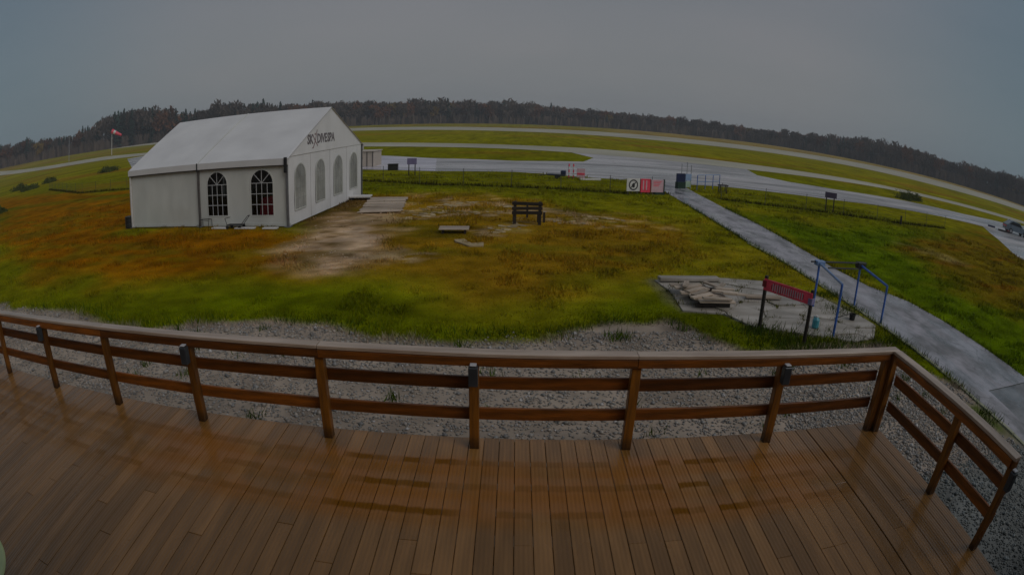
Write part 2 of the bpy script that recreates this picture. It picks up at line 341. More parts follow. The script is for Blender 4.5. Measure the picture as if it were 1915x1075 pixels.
def deck_material():
    """Wet grooved composite board: colour per board, damp stains along the joist lines, wet gloss."""
    m = bpy.data.materials.new('wet_deck_board'); m.use_nodes = True
    n = m.node_tree.nodes; l = m.node_tree.links; b = n['Principled BSDF']
    geo = n.new('ShaderNodeNewGeometry'); sx = n.new('ShaderNodeSeparateXYZ'); l.new(geo.outputs['Position'], sx.inputs[0])
    oi = n.new('ShaderNodeObjectInfo')
    def math_(op, a, bb=None, c=None):
        q = n.new('ShaderNodeMath'); q.operation = op
        for i, v in enumerate((a, bb, c)):
            if v is None: continue
            if isinstance(v, (int, float)): q.inputs[i].default_value = v
            else: l.new(v, q.inputs[i])
        return q.outputs[0]
    def ramp(v, a, c, lo=0.0, hi=1.0):
        q = n.new('ShaderNodeMapRange'); q.interpolation_type = 'SMOOTHSTEP'
        l.new(v, q.inputs[0]); q.inputs[1].default_value = a; q.inputs[2].default_value = c; q.inputs[3].default_value = lo; q.inputs[4].default_value = hi
        return q.outputs[0]
    def noise(scale, stretch=(1, 1, 1), det=5):
        q = n.new('ShaderNodeTexNoise'); q.inputs['Scale'].default_value = scale; q.inputs['Detail'].default_value = det
        mm = n.new('ShaderNodeMapping'); mm.inputs['Scale'].default_value = stretch
        l.new(geo.outputs['Position'], mm.inputs[0]); l.new(mm.outputs[0], q.inputs['Vector']); return q.outputs[0]
    X, Y = sx.outputs[0], sx.outputs[1]
    # board colour
    c0 = n.new('ShaderNodeMixRGB'); c0.inputs[1].default_value = (0.19, 0.088, 0.018, 1); c0.inputs[2].default_value = (0.36, 0.172, 0.048, 1)
    f0 = math_('ADD', math_('MULTIPLY', noise(3.0, (3, 0.35, 1), 6), 0.8), math_('MULTIPLY', math_('SUBTRACT', oi.outputs['Random'], 0.5), 0.30))
    l.new(ramp(f0, 0.15, 0.75), c0.inputs[0])
    # reddish zone near the rail
    zone = math_('MULTIPLY', math_('MULTIPLY', ramp(Y, 3.45, 3.85), ramp(Y, 4.80, 4.62)), math_('MULTIPLY', ramp(X, -4.6, -3.0), ramp(X, 3.9, 2.6)))
    zone = math_('MULTIPLY', zone, ramp(noise(1.1, (1, 2, 1), 3), 0.32, 0.6))
    c1 = n.new('ShaderNodeMixRGB'); c1.inputs[2].default_value = (0.33, 0.115, 0.008, 1)
    l.new(c0.outputs[0], c1.inputs[1]); l.new(math_('MULTIPLY', zone, 0.75), c1.inputs[0])
    # stains over the joists, each board takes its own length of stain
    ph = math_('ABSOLUTE', math_('SUBTRACT', math_('FRACT', math_('ADD', math_('DIVIDE', math_('SUBTRACT', Y, 4.60), 0.395), 10.5)), 0.5))
    wob = math_('ADD', ph, math_('MULTIPLY', math_('SUBTRACT', noise(9.0, (1, 1, 1), 3), 0.5), 0.16))
    band = ramp(wob, 0.17, 0.07)
    hsh = math_('FRACT', math_('ADD', math_('MULTIPLY', oi.outputs['Random'], 37.0), math_('MULTIPLY', math_('FLOOR', math_('DIVIDE', math_('SUBTRACT', Y, 4.40), 0.395)), 0.37)))
    sp = math_('MULTIPLY', band, ramp(math_('ADD', math_('MULTIPLY', hsh, 0.5), math_('MULTIPLY', noise(1.0, (1.2, 0.3, 1), 3), 0.9)), 0.48, 0.72))
    sp = math_('MULTIPLY', sp, math_('MULTIPLY', math_('MULTIPLY', ramp(Y, 3.5, 3.7), ramp(Y, 4.78, 4.66)), ramp(X, 3.7, 2.9)))
    hot = math_('MAXIMUM', math_('MULTIPLY', ramp(X, -1.75, -1.35), ramp(X, -0.35, -0.6)), math_('MULTIPLY', ramp(X, 1.2, 1.5), ramp(X, 2.3, 2.0)))
    sp = math_('MULTIPLY', sp, math_('ADD', math_('MULTIPLY', hot, 0.45), 0.50))
    c2 = n.new('ShaderNodeMixRGB'); c2.inputs[2].default_value = (0.165, 0.066, 0.006, 1)
    l.new(c1.outputs[0], c2.inputs[1]); l.new(math_('MULTIPLY', sp, 0.85), c2.inputs[0])
    l.new(c2.outputs[0], b.inputs['Base Color'])
    l.new(ramp(noise(1.3, (1.5, 0.6, 1), 5), 0.3, 0.7, 0.22, 0.45), b.inputs['Roughness'])
    l.new(math_('MULTIPLY', math_('SUBTRACT', 1.0, sp), 0.5), b.inputs['Coat Weight']); b.inputs['Coat Roughness'].default_value = 0.12
    l.new(math_('MULTIPLY', math_('SUBTRACT', 1.0, sp), 0.38), b.inputs['Specular IOR Level'])
    # fine grooves run along each board
    bu = n.new('ShaderNodeBump'); bu.inputs['Strength'].default_value = 0.6; bu.inputs['Distance'].default_value = 0.004
    oc = n.new('ShaderNodeTexCoord'); so = n.new('ShaderNodeSeparateXYZ'); l.new(oc.outputs['Object'], so.inputs[0])
    gv = math_('SINE', math_('MULTIPLY', so.outputs[0], 2*PI/0.0364))
    l.new(math_('ADD', math_('MULTIPLY', gv, 0.5), math_('MULTIPLY', noise(25, (4, 0.5, 1), 3), 0.5)), bu.inputs['Height'])
    l.new(bu.outputs[0], b.inputs['Normal'])
    return m
M['deck'] = deck_material()

def wet_paving(name, c1, c2, sc, stretch=(1, 1, 1), crack=0.6):
    """asphalt with worn lighter areas, dark cracks and films of water that shine"""
    m = bpy.data.materials.new(name); m.use_nodes = True
    n = m.node_tree.nodes; l = m.node_tree.links; b = n['Principled BSDF']
    t = n.new('ShaderNodeTexCoord'); mm = n.new('ShaderNodeMapping'); mm.inputs['Scale'].default_value = stretch; l.new(t.outputs['Object'], mm.inputs[0])
    def noise(s_, d_=6, rough=0.6):
        q = n.new('ShaderNodeTexNoise'); q.inputs['Scale'].default_value = s_; q.inputs['Detail'].default_value = d_; q.inputs['Roughness'].default_value = rough; l.new(mm.outputs[0], q.inputs['Vector']); return q.outputs[0]
    def ramp(v, a, c, lo=0.0, hi=1.0):
        q = n.new('ShaderNodeMapRange'); q.interpolation_type = 'SMOOTHSTEP'; l.new(v, q.inputs[0])
        for i, x in enumerate((a, c, lo, hi)): q.inputs[i+1].default_value = x
        return q.outputs[0]
    mx = n.new('ShaderNodeMixRGB'); mx.inputs[1].default_value = (*c1, 1); mx.inputs[2].default_value = (*c2, 1)
    l.new(ramp(noise(sc, 9, 0.68), 0.32, 0.68), mx.inputs[0])
    vo = n.new('ShaderNodeTexVoronoi'); vo.feature = 'DISTANCE_TO_EDGE'; vo.inputs['Scale'].default_value = sc*0.55
    ad = n.new('ShaderNodeVectorMath'); ad.operation = 'ADD'; nz_ = n.new('ShaderNodeTexNoise'); nz_.inputs['Scale'].default_value = sc*1.5; l.new(mm.outputs[0], nz_.inputs['Vector'])
    l.new(mm.outputs[0], ad.inputs[0]); l.new(nz_.outputs['Color'], ad.inputs[1]); l.new(ad.outputs[0], vo.inputs['Vector'])
    ck = n.new('ShaderNodeMixRGB'); ck.blend_type = 'MULTIPLY'; ck.inputs[2].default_value = (0.35, 0.35, 0.33, 1)
    q = n.new('ShaderNodeMath'); q.operation = 'MULTIPLY'; l.new(ramp(vo.outputs['Distance'], 0.0, 0.022, 1.0, 0.0), q.inputs[0]); l.new(ramp(noise(sc*0.4, 3), 0.42, 0.62, 0.0, crack), q.inputs[1])
    l.new(q.outputs[0], ck.inputs[0]); l.new(mx.outputs[0], ck.inputs[1]); l.new(ck.outputs[0], b.inputs['Base Color'])
    l.new(ramp(noise(sc*0.7, 5), 0.40, 0.60, 0.62, 0.17), b.inputs['Roughness'])
    bu = n.new('ShaderNodeBump'); bu.inputs['Strength'].default_value = 0.12; bu.inputs['Distance'].default_value = 0.01
    l.new(noise(sc*60, 2), bu.inputs['Height']); l.new(bu.outputs[0], b.inputs['Normal'])
    return m
M['tarmac'] = wet_paving('path_surface', (0.15, 0.15, 0.152), (0.40, 0.38, 0.415), 0.9, (1.5, 0.7, 1))
M['apron'] = wet_paving('apron_surface', (0.19, 0.19, 0.19), (0.56, 0.525, 0.53), 0.16, (0.35, 1.3, 1), 0.4)
M['tarmac_dark'] = wet_paving('yard_surface', (0.10, 0.105, 0.11), (0.24, 0.24, 0.25), 0.9)
def pane_material():
    m = bpy.data.materials.new('clear_pane'); m.use_nodes = True
    n = m.node_tree.nodes; l = m.node_tree.links
    for q in list(n):
        if q.type == 'BSDF_PRINCIPLED': n.remove(q)
    o = [q for q in n if q.type == 'OUTPUT_MATERIAL'][0]
    t = n.new('ShaderNodeBsdfTransparent'); t.inputs[0].default_value = (0.55, 0.57, 0.55, 1)
    g = n.new('ShaderNodeBsdfGlossy'); g.inputs['Roughness'].default_value = 0.12; g.inputs['Color'].default_value = (0.8, 0.8, 0.8, 1)
    no = n.new('ShaderNodeTexNoise'); no.inputs['Scale'].default_value = 2.5
    bu = n.new('ShaderNodeBump'); bu.inputs['Strength'].default_value = 0.2; l.new(no.outputs[0], bu.inputs['Height']); l.new(bu.outputs[0], g.inputs['Normal'])
    f = n.new('ShaderNodeFresnel'); f.inputs[0].default_value = 1.45
    mx = n.new('ShaderNodeMixShader'); l.new(f.outputs[0], mx.inputs[0]); l.new(t.outputs[0], mx.inputs[1]); l.new(g.outputs[0], mx.inputs[2])
    l.new(mx.outputs[0], o.inputs['Surface'])
    return m
M['pane'] = pane_material()

# ------------------------------------------------------------------ ground
TA = np.array((-19.07, 23.33)); TB = np.array((-9.39, 22.63))           # marquee front corners
TU = (TB-TA)/np.linalg.norm(TB-TA); TV = np.array((-TU[1], TU[0])); TW, TDP = 9.70, 9.62
tent_poly = [tuple(TA), tuple(TB), tuple(TB+TV*TDP), tuple(TA+TV*TDP)]
path_poly = [(9.75, 2.0), (9.75, 7), (9.85, 10), (9.80, 15.3), (9.85, 18.7), (9.6, 21.8), (9.78, 27.4), (9.88, 33.2), (10.0, 37.2), (10.2, 44.6),
             (12.9, 44.6), (12.4, 38.4), (12.15, 32), (12.2, 26.8), (11.9, 21), (11.75, 17.9), (11.95, 15.8), (12.7, 14.1), (12.9, 12.2), (12.98, 10), (13.05, 7.45), (10.6, 7.45), (10.2, 2.0)]
yard_poly = [(10.2, 7.43), (13.05, 7.43), (16, 7.15), (30, 5.2), (30, -14), (10.2, -14)]
lawn_edge = [(-60, 10.2), (-30, 10.6), (-16.9, 10.8), (-13.6, 11.0), (-11.9, 11.2), (-10.2, 10.6), (-8.3, 10.5), (-6.8, 11.1), (-5.9, 11.3), (-4.1, 11.3), (-2.8, 10.9),
             (-0.6, 11.0), (0.9, 11.1), (2.15, 12.0), (3.65, 12.05), (4.2, 10.9), (4.9, 10.4), (8.8, 10.2), (9.0, 9.4), (9.3, 8.2), (9.75, 7.6)]
slab_poly = [(4.0, 15.6), (6.06, 15.95), (7.5, 15.87), (8.36, 15.2), (9.0, 14.2), (9.36, 12.75), (9.48, 11.8), (8.83, 10.95), (8.07, 10.78), (6.95, 11.15), (6.2, 11.5), (5.5, 11.9), (5.14, 12.7), (4.1, 12.9), (4.2, 14.4)]
apron_poly = [(-17.5, 51.0), (-12, 48.5), (-6.6, 46.6), (0, 46.9), (5.5, 44.6), (12, 44.0), (17, 45.0), (21, 44.6), (27, 43.8), (34.5, 44.4), (43, 43.9), (50, 42.2), (46, 37.5), (43.0, 33.5), (37.2, 26.5), (35.5, 22),
              (48, 8), (80, 6), (104, 30), (104, 66), (74, 54.5), (57, 52.9), (46, 55.5), (35, 56), (30, 58), (28, 63), (31, 74), (42, 83.5), (14, 93), (7.5, 80), (9.3, 70), (7.2, 62.2), (0, 59.2), (-9, 62.2), (-17, 69)]
LEFT_APRON = [(-112, 135), (-104, 137), (-52, 67), (-57, 70.5)]
def rise(x, y):
    """the airfield climbs gently towards the wood on the left"""
    r = np.hypot(x, y); az = np.degrees(np.arctan2(x, np.maximum(y, 1e-6)))
    top = np.interp(az, [-62, -56, -48.5, -42, -34, -26], [8.2, 7.2, 5.0, 3.0, 1.3, 0.0])
    return top*np.clip((r-150)/290, 0, 1.15)**2*(y > 0)
def polar(*pts): return [(r*math.sin(R(a)), r*math.cos(R(a))) for a, r in pts]
def lawn_y(x):
    return np.interp(x, [p[0] for p in lawn_edge], [p[1] for p in lawn_edge])

def ground_colour(x, y):
    x = np.asarray(x, float); y = np.asarray(y, float)
    n1 = vnoise(x, y, 6, 4)-0.5; n2 = vnoise(x, y, 1.3, 4, 9)-0.5; n3 = vnoise(x, y, 25, 3, 4)-0.5; n4 = vnoise(x, y*2.2, 3.0, 4, 21)-0.5
    r = np.hypot(x, y)
    c = np.zeros(x.shape+(3,))
    def put(col, k):
        k = np.clip(k, 0, 1)[..., None]; c[:] = c*(1-k)+np.array(col)*k
    put((0.150, 0.152, 0.003), np.ones_like(x))
    put((0.195, 0.178, 0.005), sstep(-0.15, 0.2, n3+0.5*n1))                          # olive and straw drift
    put((0.225, 0.20, 0.004), sstep(60, 130, r)*0.7)
    put((0.24, 0.165, 0.03), sstep(200, 330, r)*sstep(-.1, .2, n3)*0.8)
    put((0.108, 0.130, 0.001), sstep(3.6, 0.6, y-lawn_y(x)+7*n1)*sstep(90, 40, abs(x))*0.95)         # greener strip near the deck
    put((0.20, 0.135, 0.008), sstep(0.02, 0.22, n1+0.6*n2)*sstep(12.5, 15, y)*sstep(40, 25, y)*0.38)
    put((0.235, 0.125, 0.012), sstep(0.05, 0.25, vnoise(x, y*2.0, 30, 3, 31)-0.5)*sstep(55, 75, r)*0.75)
    put((0.145, 0.15, 0.002), sstep(0.05, 0.25, vnoise(x, y*2.0, 22, 3, 41)-0.5)*sstep(48, 60, r)*0.7)
    put((0.30, 0.20, 0.06), sstep(270, 310, r)*sstep(5, 12, np.degrees(np.arctan2(x, np.maximum(y, 1e-6))))*0.7)
    orange = [(-100, 64), (-57, 49), (-33, 41.5), (-19.3, 33.5), (-19.3, 23.0), (-9.3, 22.4), (-6.5, 20), (-5.5, 15.0), (-11.6, 14.6), (-21, 16), (-38, 24)]
    k = sstep(-1.6, 2.0, sdist(x, y, orange)+7*n1+2*n2)
    put((0.24, 0.092, 0.001), k*sstep(-0.42, 0.0, n4+0.1)*0.95)
    put((0.15, 0.115, 0.005), k*sstep(0.08, 0.3, n1+n4)*0.7)
    left = [(-70, 40), (-52, 36), (-40, 26), (-34, 18), (-60, 14)]
    put((0.09, 0.105, 0.004), sstep(-3, 3, sdist(x, y, left)+8*n1)*0.8)
    brown = [(-9, 22.4), (-5.5, 15.2), (-0.8, 14.2), (3.6, 16.5), (6.0, 21), (5.5, 26), (2, 30.5), (-3, 32.5), (-9, 32.5)]
    k = sstep(-1.2, 1.5, sdist(x, y, brown)+5*n1+2*n2)
    put((0.245, 0.135, 0.007), k*0.9)
    put((0.16, 0.125, 0.006), k*sstep(0.0, 0.22, n4+0.3*n2)*0.8)
    put((0.33, 0.22, 0.075), k*sstep(0.14, 0.30, n2+0.4*n4)*sstep(20, 24, y)*0.8)      # bleached straw
    soil = [(-9.5, 22.2), (-7.4, 22.2), (-7.2, 31), (-8.9, 32)]
    put((0.11, 0.062, 0.022), sstep(-0.6, 0.5, sdist(x, y, soil)+1.5*n2)*0.85)
    sand = [(-6.9, 16.4), (-8.0, 21.2), (-7.5, 25.8), (-5.3, 26.2), (-5.3, 23), (-4.0, 17.3), (-5.4, 15.9)]
    put((0.42, 0.275, 0.16), sstep(-0.9, 1.0, sdist(x, y, sand)+2.2*n2+2.4*n4)*0.92)
    n5 = vnoise(x*0.8, y*1.5, 0.42, 3, 55)-0.5
    put((0.17, 0.105, 0.028), sstep(-0.9, 1.0, sdist(x, y, sand)+2.2*n2+2.4*n4)*sstep(0.02, 0.16, n5)*0.8)
    put((0.50, 0.36, 0.24), sstep(-0.2, 0.9, sdist(x, y, sand)+2.2*n2)*sstep(-0.04, -0.18, n5)*0.8)
    put((0.50, 0.36, 0.25), 0.65*sstep(0.0, 0.9, sdist(x, y, [(-6.6, 17.5), (-7, 23), (-5.6, 24), (-4.8, 17.8)])+2.8*n2+1.5*n4)*0.6)
    for (ax_, ay_), (bx_, by_) in (((-5.2, 25.9), (-2.4, 29.2)), ((-2.9, 29.8), (1.2, 27.4)), ((-3.8, 25.9), (-0.4, 26.2)), ((1.5, 24.7), (4.2, 24.0)), ((-0.8, 21.4), (0.4, 24.0)), ((-6.4, 24.6), (-3.2, 26.0)), ((2.8, 26.1), (5.4, 25.4)), ((-5.0, 18.2), (-3.2, 17.2))):
        t_ = np.clip(((x-ax_)*(bx_-ax_)+(y-ay_)*(by_-ay_))/((bx_-ax_)**2+(by_-ay_)**2), 0, 1)
        dd = np.hypot(x-ax_-t_*(bx_-ax_), (y-ay_-t_*(by_-ay_))*0.8)
        put((0.40, 0.285, 0.15), sstep(0.75, 0.1, dd+2.6*n2)*sstep(-0.10, 0.06, vnoise(x, y*1.8, 0.55, 3, 63)-0.5)*0.85)
    tb = sdist(x, y, tent_poly); put((0.055, 0.035, 0.010), sstep(-0.55, -0.12, tb+0.5*n2)*(y < 40)*0.8)  # dark ring round the marquee foot: contact shadow painted into the ground colour
    # right-hand lawn
    rl = sstep(11.8, 13.5, x)*sstep(36, 33, y)
    put((0.085, 0.135, 0.002), rl*sstep(33, 26, y+6*n1)*0.9)
    rb = [(17, 15.5), (19.5, 22), (24, 28), (35, 34.5), (46, 37.5), (42, 26), (30, 17), (22, 12)]
    k = sstep(-1.8, 2.0, sdist(x, y, rb)+6*n1+2*n2)
    put((0.165, 0.108, 0.006), k*0.85)
    put((0.19, 0.085, 0.006), k*sstep(0.0, 0.25, n4)*0.7)
    put((0.34, 0.27, 0.10), sstep(-0.8, 1.2, sdist(x, y, [(20.5, 25), (22, 25), (24, 21.5), (22.5, 20.5)])+2.5*n2)*0.55)
    put((0.10, 0.115, 0.004), sstep(-2.0, -0.6, -abs(y-(36.2-0.06*x))+1.5*n2)*0.6*sstep(28, 33, y))
    # gravel yard round the deck
    ly = lawn_y(x)
    gk = sstep(0.25, -0.25, y-ly+1.1*n2+0.6*n1)*sstep(10.1, 9.7, x+0.3*n2)
    put((0.31, 0.25, 0.20), gk)
    put((0.23, 0.19, 0.155), gk*sstep(0.0, 0.25, n2)*0.8)
    put((0.13, 0.145, 0.145), gk*sstep(4.2, 4.6, x)*sstep(5.6, 4.6, y)*0.85)
    gp = sdist(x, y, [(8.85, 7.4), (9.7, 7.0), (9.75, 5.2), (9.1, 5.6)])
    put((0.07, 0.11, 0.006), sstep(-0.25, 0.25, gp+0.9*n2))
    # damp earth under slabs and along the path
    put((0.16, 0.145, 0.09), sstep(-0.3, 0.1, sdist(x, y, slab_poly)+0.8*n2)*0.8)
    f = 1+0.75*n2+0.55*(vnoise(x, y, 0.45, 3, 2)-0.5)+0.5*(vnoise(x, y*1.8, 2.2, 4, 71)-0.5)
    return np.clip(c*1.10*f[..., None], 0.001, 1)

def axis(fine0, fine1, step, lim0, lim1, g=1.16):
    a = list(np.arange(fine0, fine1+1e-6, step)); d = step
    while a[-1] < lim1: d *= g; a.append(min(a[-1]+d, lim1))
    d = step; b = []; cur = fine0
    while cur > lim0: d *= g; cur = max(cur-d, lim0); b.append(cur)
    return np.array(b[::-1]+a)
gx = axis(-34, 40, 0.24, -1150, 1150, 1.08); gy = axis(1.5, 44, 0.20, -140, 1150, 1.08)
GX, GY = np.meshgrid(gx, gy)
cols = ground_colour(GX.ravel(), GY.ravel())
GZ = rise(GX, GY)
V = np.stack([GX.ravel(), GY.ravel(), GZ.ravel()], 1)
nx, ny = len(gx), len(gy)
ii = (np.arange(ny-1)[:, None]*nx+np.arange(nx-1)[None]).ravel()
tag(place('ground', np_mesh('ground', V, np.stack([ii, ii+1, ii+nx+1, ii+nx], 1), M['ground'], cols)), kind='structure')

def sheet(name, pts, z, m, sub=None):
    me = bpy.data.meshes.new(name); bm = bmesh.new()
    vs_ = [bm.verts.new((p[0], p[1], z)) for p in pts]
    f = bm.faces.new(vs_)
    if f.calc_area() and f.normal.z < 0: f.normal_flip()
    bm.normal_update()
    if f.normal.z < 0: f.normal_flip()
    bmesh.ops.triangulate(bm, faces=[f]); bm.to_mesh(me); bm.free(); me.materials.append(m)
    return tag(place(name, me), kind='structure')
sheet('apron', apron_poly, 0.012, M['apron'])
sheet('concrete_pad', [(-16.2, 50.6), (-6.4, 46.9), (-8.2, 61.0), (-16.4, 66.5)], 0.018, wet_paving('pad_surface', (0.38, 0.37, 0.41), (0.64, 0.61, 0.68), 0.2, (0.4, 1.3, 1), 0.2))
def ribbon(name, near, far, off, m, n_=140, k_=6):
    """a strip of paving between two edges that lies on the terrain"""
    def res(p):
        p = np.array(p, float); d = np.r_[0, np.cumsum(np.hypot(*np.diff(p, axis=0).T))]; t = np.linspace(0, 1, n_)**1.0*d[-1]
        return np.c_[np.interp(t, d, p[:, 0]), np.interp(t, d, p[:, 1])]
    A_, B_ = res(near), res(far)
    G_ = A_[:, None]*(1-np.linspace(0, 1, k_)[None, :, None])+B_[:, None]*np.linspace(0, 1, k_)[None, :, None]
    z_ = rise(G_[..., 0], G_[..., 1]); z_ = z_+off+0.03*(z_ > 0.02)
    i_ = (np.arange(n_-1)[:, None]*k_+np.arange(k_-1)[None]).ravel()
    return tag(place(name, np_mesh(name, np.dstack([G_, z_]).reshape(-1, 3), np.stack([i_, i_+k_, i_+k_+1, i_+1], 1), m)), kind='structure')
strip2_near = polar((-60, 430), (-58, 396), (-56, 362), (-52.5, 300), (-48.5, 250), (-42, 206), (-38, 177))+[(-60, 111), (-26, 93), (-13, 87), (0, 83), (11, 77.8), (30, 72), (56, 73), (74, 67), (101, 61), (160, 44), (320, 0)]
strip2_far = polar((-60, 500), (-58, 470), (-56, 432), (-52.5, 355), (-48.5, 302), (-42, 262), (-38.3, 214))+[(-75, 134), (-30, 109), (-15, 101), (0, 95.5), (13, 94.5), (26, 91), (39, 86), (57, 83), (74, 77), (101, 70.5), (170, 56), (330, 18)]
ribbon('taxiway', strip2_near, strip2_far, 0.024, M['concrete_strip'])
strip1_near = [(-300, 330), (-94, 255), (-34, 222), (0, 206), (30, 198), (58, 187), (92, 184), (120, 170), (140, 146), (200, 131), (420, 70)]
strip1_far = [(-330, 400), (-110, 345), (-48, 309), (0, 284), (40, 292), (88, 284), (135, 282), (210, 275), (250, 240), (332, 206), (430, 160)]
ribbon('runway', strip1_near, strip1_far, 0.03, M['concrete_strip'])
sheet('left_apron', LEFT_APRON, 0.012, M['apron'])
sheet('path', path_poly, 0.024, M['tarmac'])
sheet('yard', yard_poly, 0.020, M['tarmac_dark'])
e_ = MB()
ed = [(9.72, 2.0), (9.72, 7), (9.80, 10), (9.76, 15.3), (9.8, 18.7), (9.56, 21.8)]
for (a, b) in zip(ed[:-1], ed[1:]):
    n_ = 10
    for i in range(n_):
        p = np.array(a)+(np.array(b)-np.array(a))*i/n_; q = np.array(a)+(np.array(b)-np.array(a))*(i+0.94)/n_
        z = 0.03+0.015*random.random()
        e_.box(min(p[0], q[0])-0.06, max(p[0], q[0])+0.035, p[1], q[1], -0.02, z)
tag(e_.build('path_edging', M['verge']), kind='structure')

# ---- loose gravel
def scatter_gravel():
    pts = []
    def fill(n, x0, x1, y0, y1):
        x_ = RNG.uniform(x0, x1, n); y_ = RNG.uniform(y0, y1, n); pts.append(np.stack([x_, y_], 1))
    fill(34000, -9, 9.3, 4.9, 11.5); fill(9000, -20, -9, 5, 11.5); fill(17000, 4.35, 9.5, 0.3, 9)
    P = np.concatenate(pts)
    n2 = vnoise(P[:, 0], P[:, 1], 1.3, 4, 9)-0.5
    ok = (P[:, 1] < lawn_y(P[:, 0])-0.9*n2-0.12+RNG.normal(0, 0.12, len(P))) & ((P[:, 1] > 5.1) | (P[:, 0] > 4.5)) & (P[:, 0] < 9.62)
    ok &= sdist(P[:, 0], P[:, 1], [(8.85, 7.4), (9.7, 7.0), (9.75, 5.2), (9.1, 5.6)]) < 0.05
    P = P[ok]; n = len(P)
    base = np.array([(1,0,0),(0,1,0),(-1,0,0),(0,-1,0),(0,0,.8),(0,0,-.5)], float)
    F = np.array([(0,1,4),(1,2,4),(2,3,4),(3,0,4),(1,0,5),(2,1,5),(3,2,5),(0,3,5)])
    r = RNG.uniform(0.010, 0.023, n)*np.where(RNG.random(n) < 0.06, 1.9, 1.0)*(1+0.04*np.hypot(P[:, 0], P[:, 1])); a = RNG.uniform(0, PI, n)
    V = base[None]*(r[:, None, None]*RNG.uniform(0.7, 1.25, (n, 6, 1)))
    ca, sa = np.cos(a)[:, None], np.sin(a)[:, None]
    X = V[..., 0]*ca-V[..., 1]*sa+P[:, 0:1]; Y = V[..., 0]*sa+V[..., 1]*ca+P[:, 1:2]; Z = V[..., 2]+r[:, None]*0.25
    g = RNG.choice(4, n, p=[.4, .3, .2, .1])
    pal = np.array([(0.28, 0.25, 0.22), (0.20, 0.19, 0.18), (0.33, 0.285, 0.24), (0.40, 0.375, 0.36)])
    C = pal[g]*RNG.uniform(0.7, 1.2, (n, 1))
    C = np.where((P[:, 0:1] > 4.3) & (P[:, 1:2] < 5.2), C*np.array((0.55, 0.66, 0.70)), C)
    me = np_mesh('gravel', np.stack([X, Y, Z], -1).reshape(-1, 3), (F[None]+6*np.arange(n)[:, None, None]).reshape(-1, 3), M['gravel'], np.repeat(C, 6, 0))
    tag(place('gravel', me), kind='stuff')
scatter_gravel()

# ---- rubble on the bare patch beside the marquee
def rubble():
    n = 4200
    x = RNG.uniform(-9.4, -3.6, n); y = RNG.uniform(15.6, 31, n); n2 = vnoise(x, y, 1.3, 4, 9)-0.5
    sand = [(-6.9, 16.4), (-8.6, 21.2), (-8.6, 31), (-6.6, 30.5), (-5.3, 26.2), (-5.3, 23), (-4.0, 17.3), (-5.4, 15.9)]
    ok = (sdist(x, y, sand)+2.6*n2+RNG.normal(0, 0.5, n) > 0.3) & (vnoise(x*0.8, y*1.6, 0.9, 3, 57)+RNG.normal(0, 0.05, n) > 0.52) & (sdist(x, y, tent_poly) < -0.15); x, y = x[ok], y[ok]; n = len(x)
    base = np.array([(1,0,0),(0,1,0),(-1,0,0),(0,-1,0),(0,0,.42),(0,0,-.4)], float); F = np.array([(0,1,4),(1,2,4),(2,3,4),(3,0,4),(1,0,5),(2,1,5),(3,2,5),(0,3,5)])
    r = RNG.uniform(0.012, 0.036, n)*np.where(RNG.random(n) < 0.05, 1.8, 1.0); a = RNG.uniform(0, PI, n); V = base[None]*(r[:, None, None]*RNG.uniform(0.6, 1.3, (n, 6, 1)))
    ca, sa = np.cos(a)[:, None], np.sin(a)[:, None]
    P_ = np.stack([V[..., 0]*ca-V[..., 1]*sa+x[:, None], V[..., 0]*sa+V[..., 1]*ca+y[:, None], V[..., 2]], -1)
    pal = np.array([(0.46, 0.33, 0.21), (0.30, 0.19, 0.10), (0.15, 0.09, 0.04), (0.56, 0.44, 0.33)])
    C = pal[RNG.choice(4, n, p=[.4, .28, .2, .12])]*RNG.uniform(0.75, 1.2, (n, 1))
    tag(place('rubble', np_mesh('rubble', P_.reshape(-1, 3), (F[None]+6*np.arange(n)[:, None, None]).reshape(-1, 3), M['gravel'], np.repeat(C, 6, 0))), kind='stuff')
rubble()
# ---- grass
def blades(name, P, h, wd, C, m, lean=0.5):
    n = len(P); a = RNG.uniform(0, 2*PI, n); dx, dy = np.cos(a)*wd/2, np.sin(a)*wd/2
    l = RNG.normal(0, lean, (n, 2))*h[:, None]
    V = np.empty((n, 3, 3)); V[:, 0] = np.c_[P[:, 0]-dx, P[:, 1]-dy, np.full(n, -0.01)]; V[:, 1] = np.c_[P[:, 0]+dx, P[:, 1]+dy, np.full(n, -0.01)]
    V[:, 2] = np.c_[P[:, 0]+l[:, 0], P[:, 1]+l[:, 1], h]
    me = np_mesh(name, V.reshape(-1, 3), np.arange(3*n).reshape(-1, 3), m, np.repeat(C, 3, 0))
    return tag(place(name, me), kind='stuff')
def not_built(x, y, pad=0.0):
    ok = np.ones(len(x), bool)
    for poly in (tent_poly, path_poly, slab_poly, yard_poly, apron_poly): ok &= sdist(x, y, poly) < -pad
    return ok
n = 430000
rr_ = np.exp(RNG.uniform(math.log(8.5), math.log(46), n)); aa = RNG.uniform(R(-68), R(66), n)
P = np.stack([rr_*np.sin(aa), rr_*np.cos(aa)], 1)
n2 = vnoise(P[:, 0], P[:, 1], 1.3, 4, 9)-0.5
ok = not_built(P[:, 0], P[:, 1], -0.03) & (P[:, 1] > lawn_y(P[:, 0])-1.0*n2-0.1+np.abs(RNG.normal(0, .12, n))*-1) & ~((P[:, 0] > 9.6) & (P[:, 1] < 7.5))
sandp = [(-9.2, 22), (-6.9, 16.4), (-4.0, 17.3), (-5.2, 26.2), (-7.3, 31)]
ok &= (sdist(P[:, 0], P[:, 1], sandp) < RNG.normal(0.1, 0.5, n))
P = P[ok]; d = np.hypot(P[:, 0], P[:, 1])
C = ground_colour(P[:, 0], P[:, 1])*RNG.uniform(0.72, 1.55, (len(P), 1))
C[:, 0] *= RNG.uniform(0.85, 1.2, len(P))
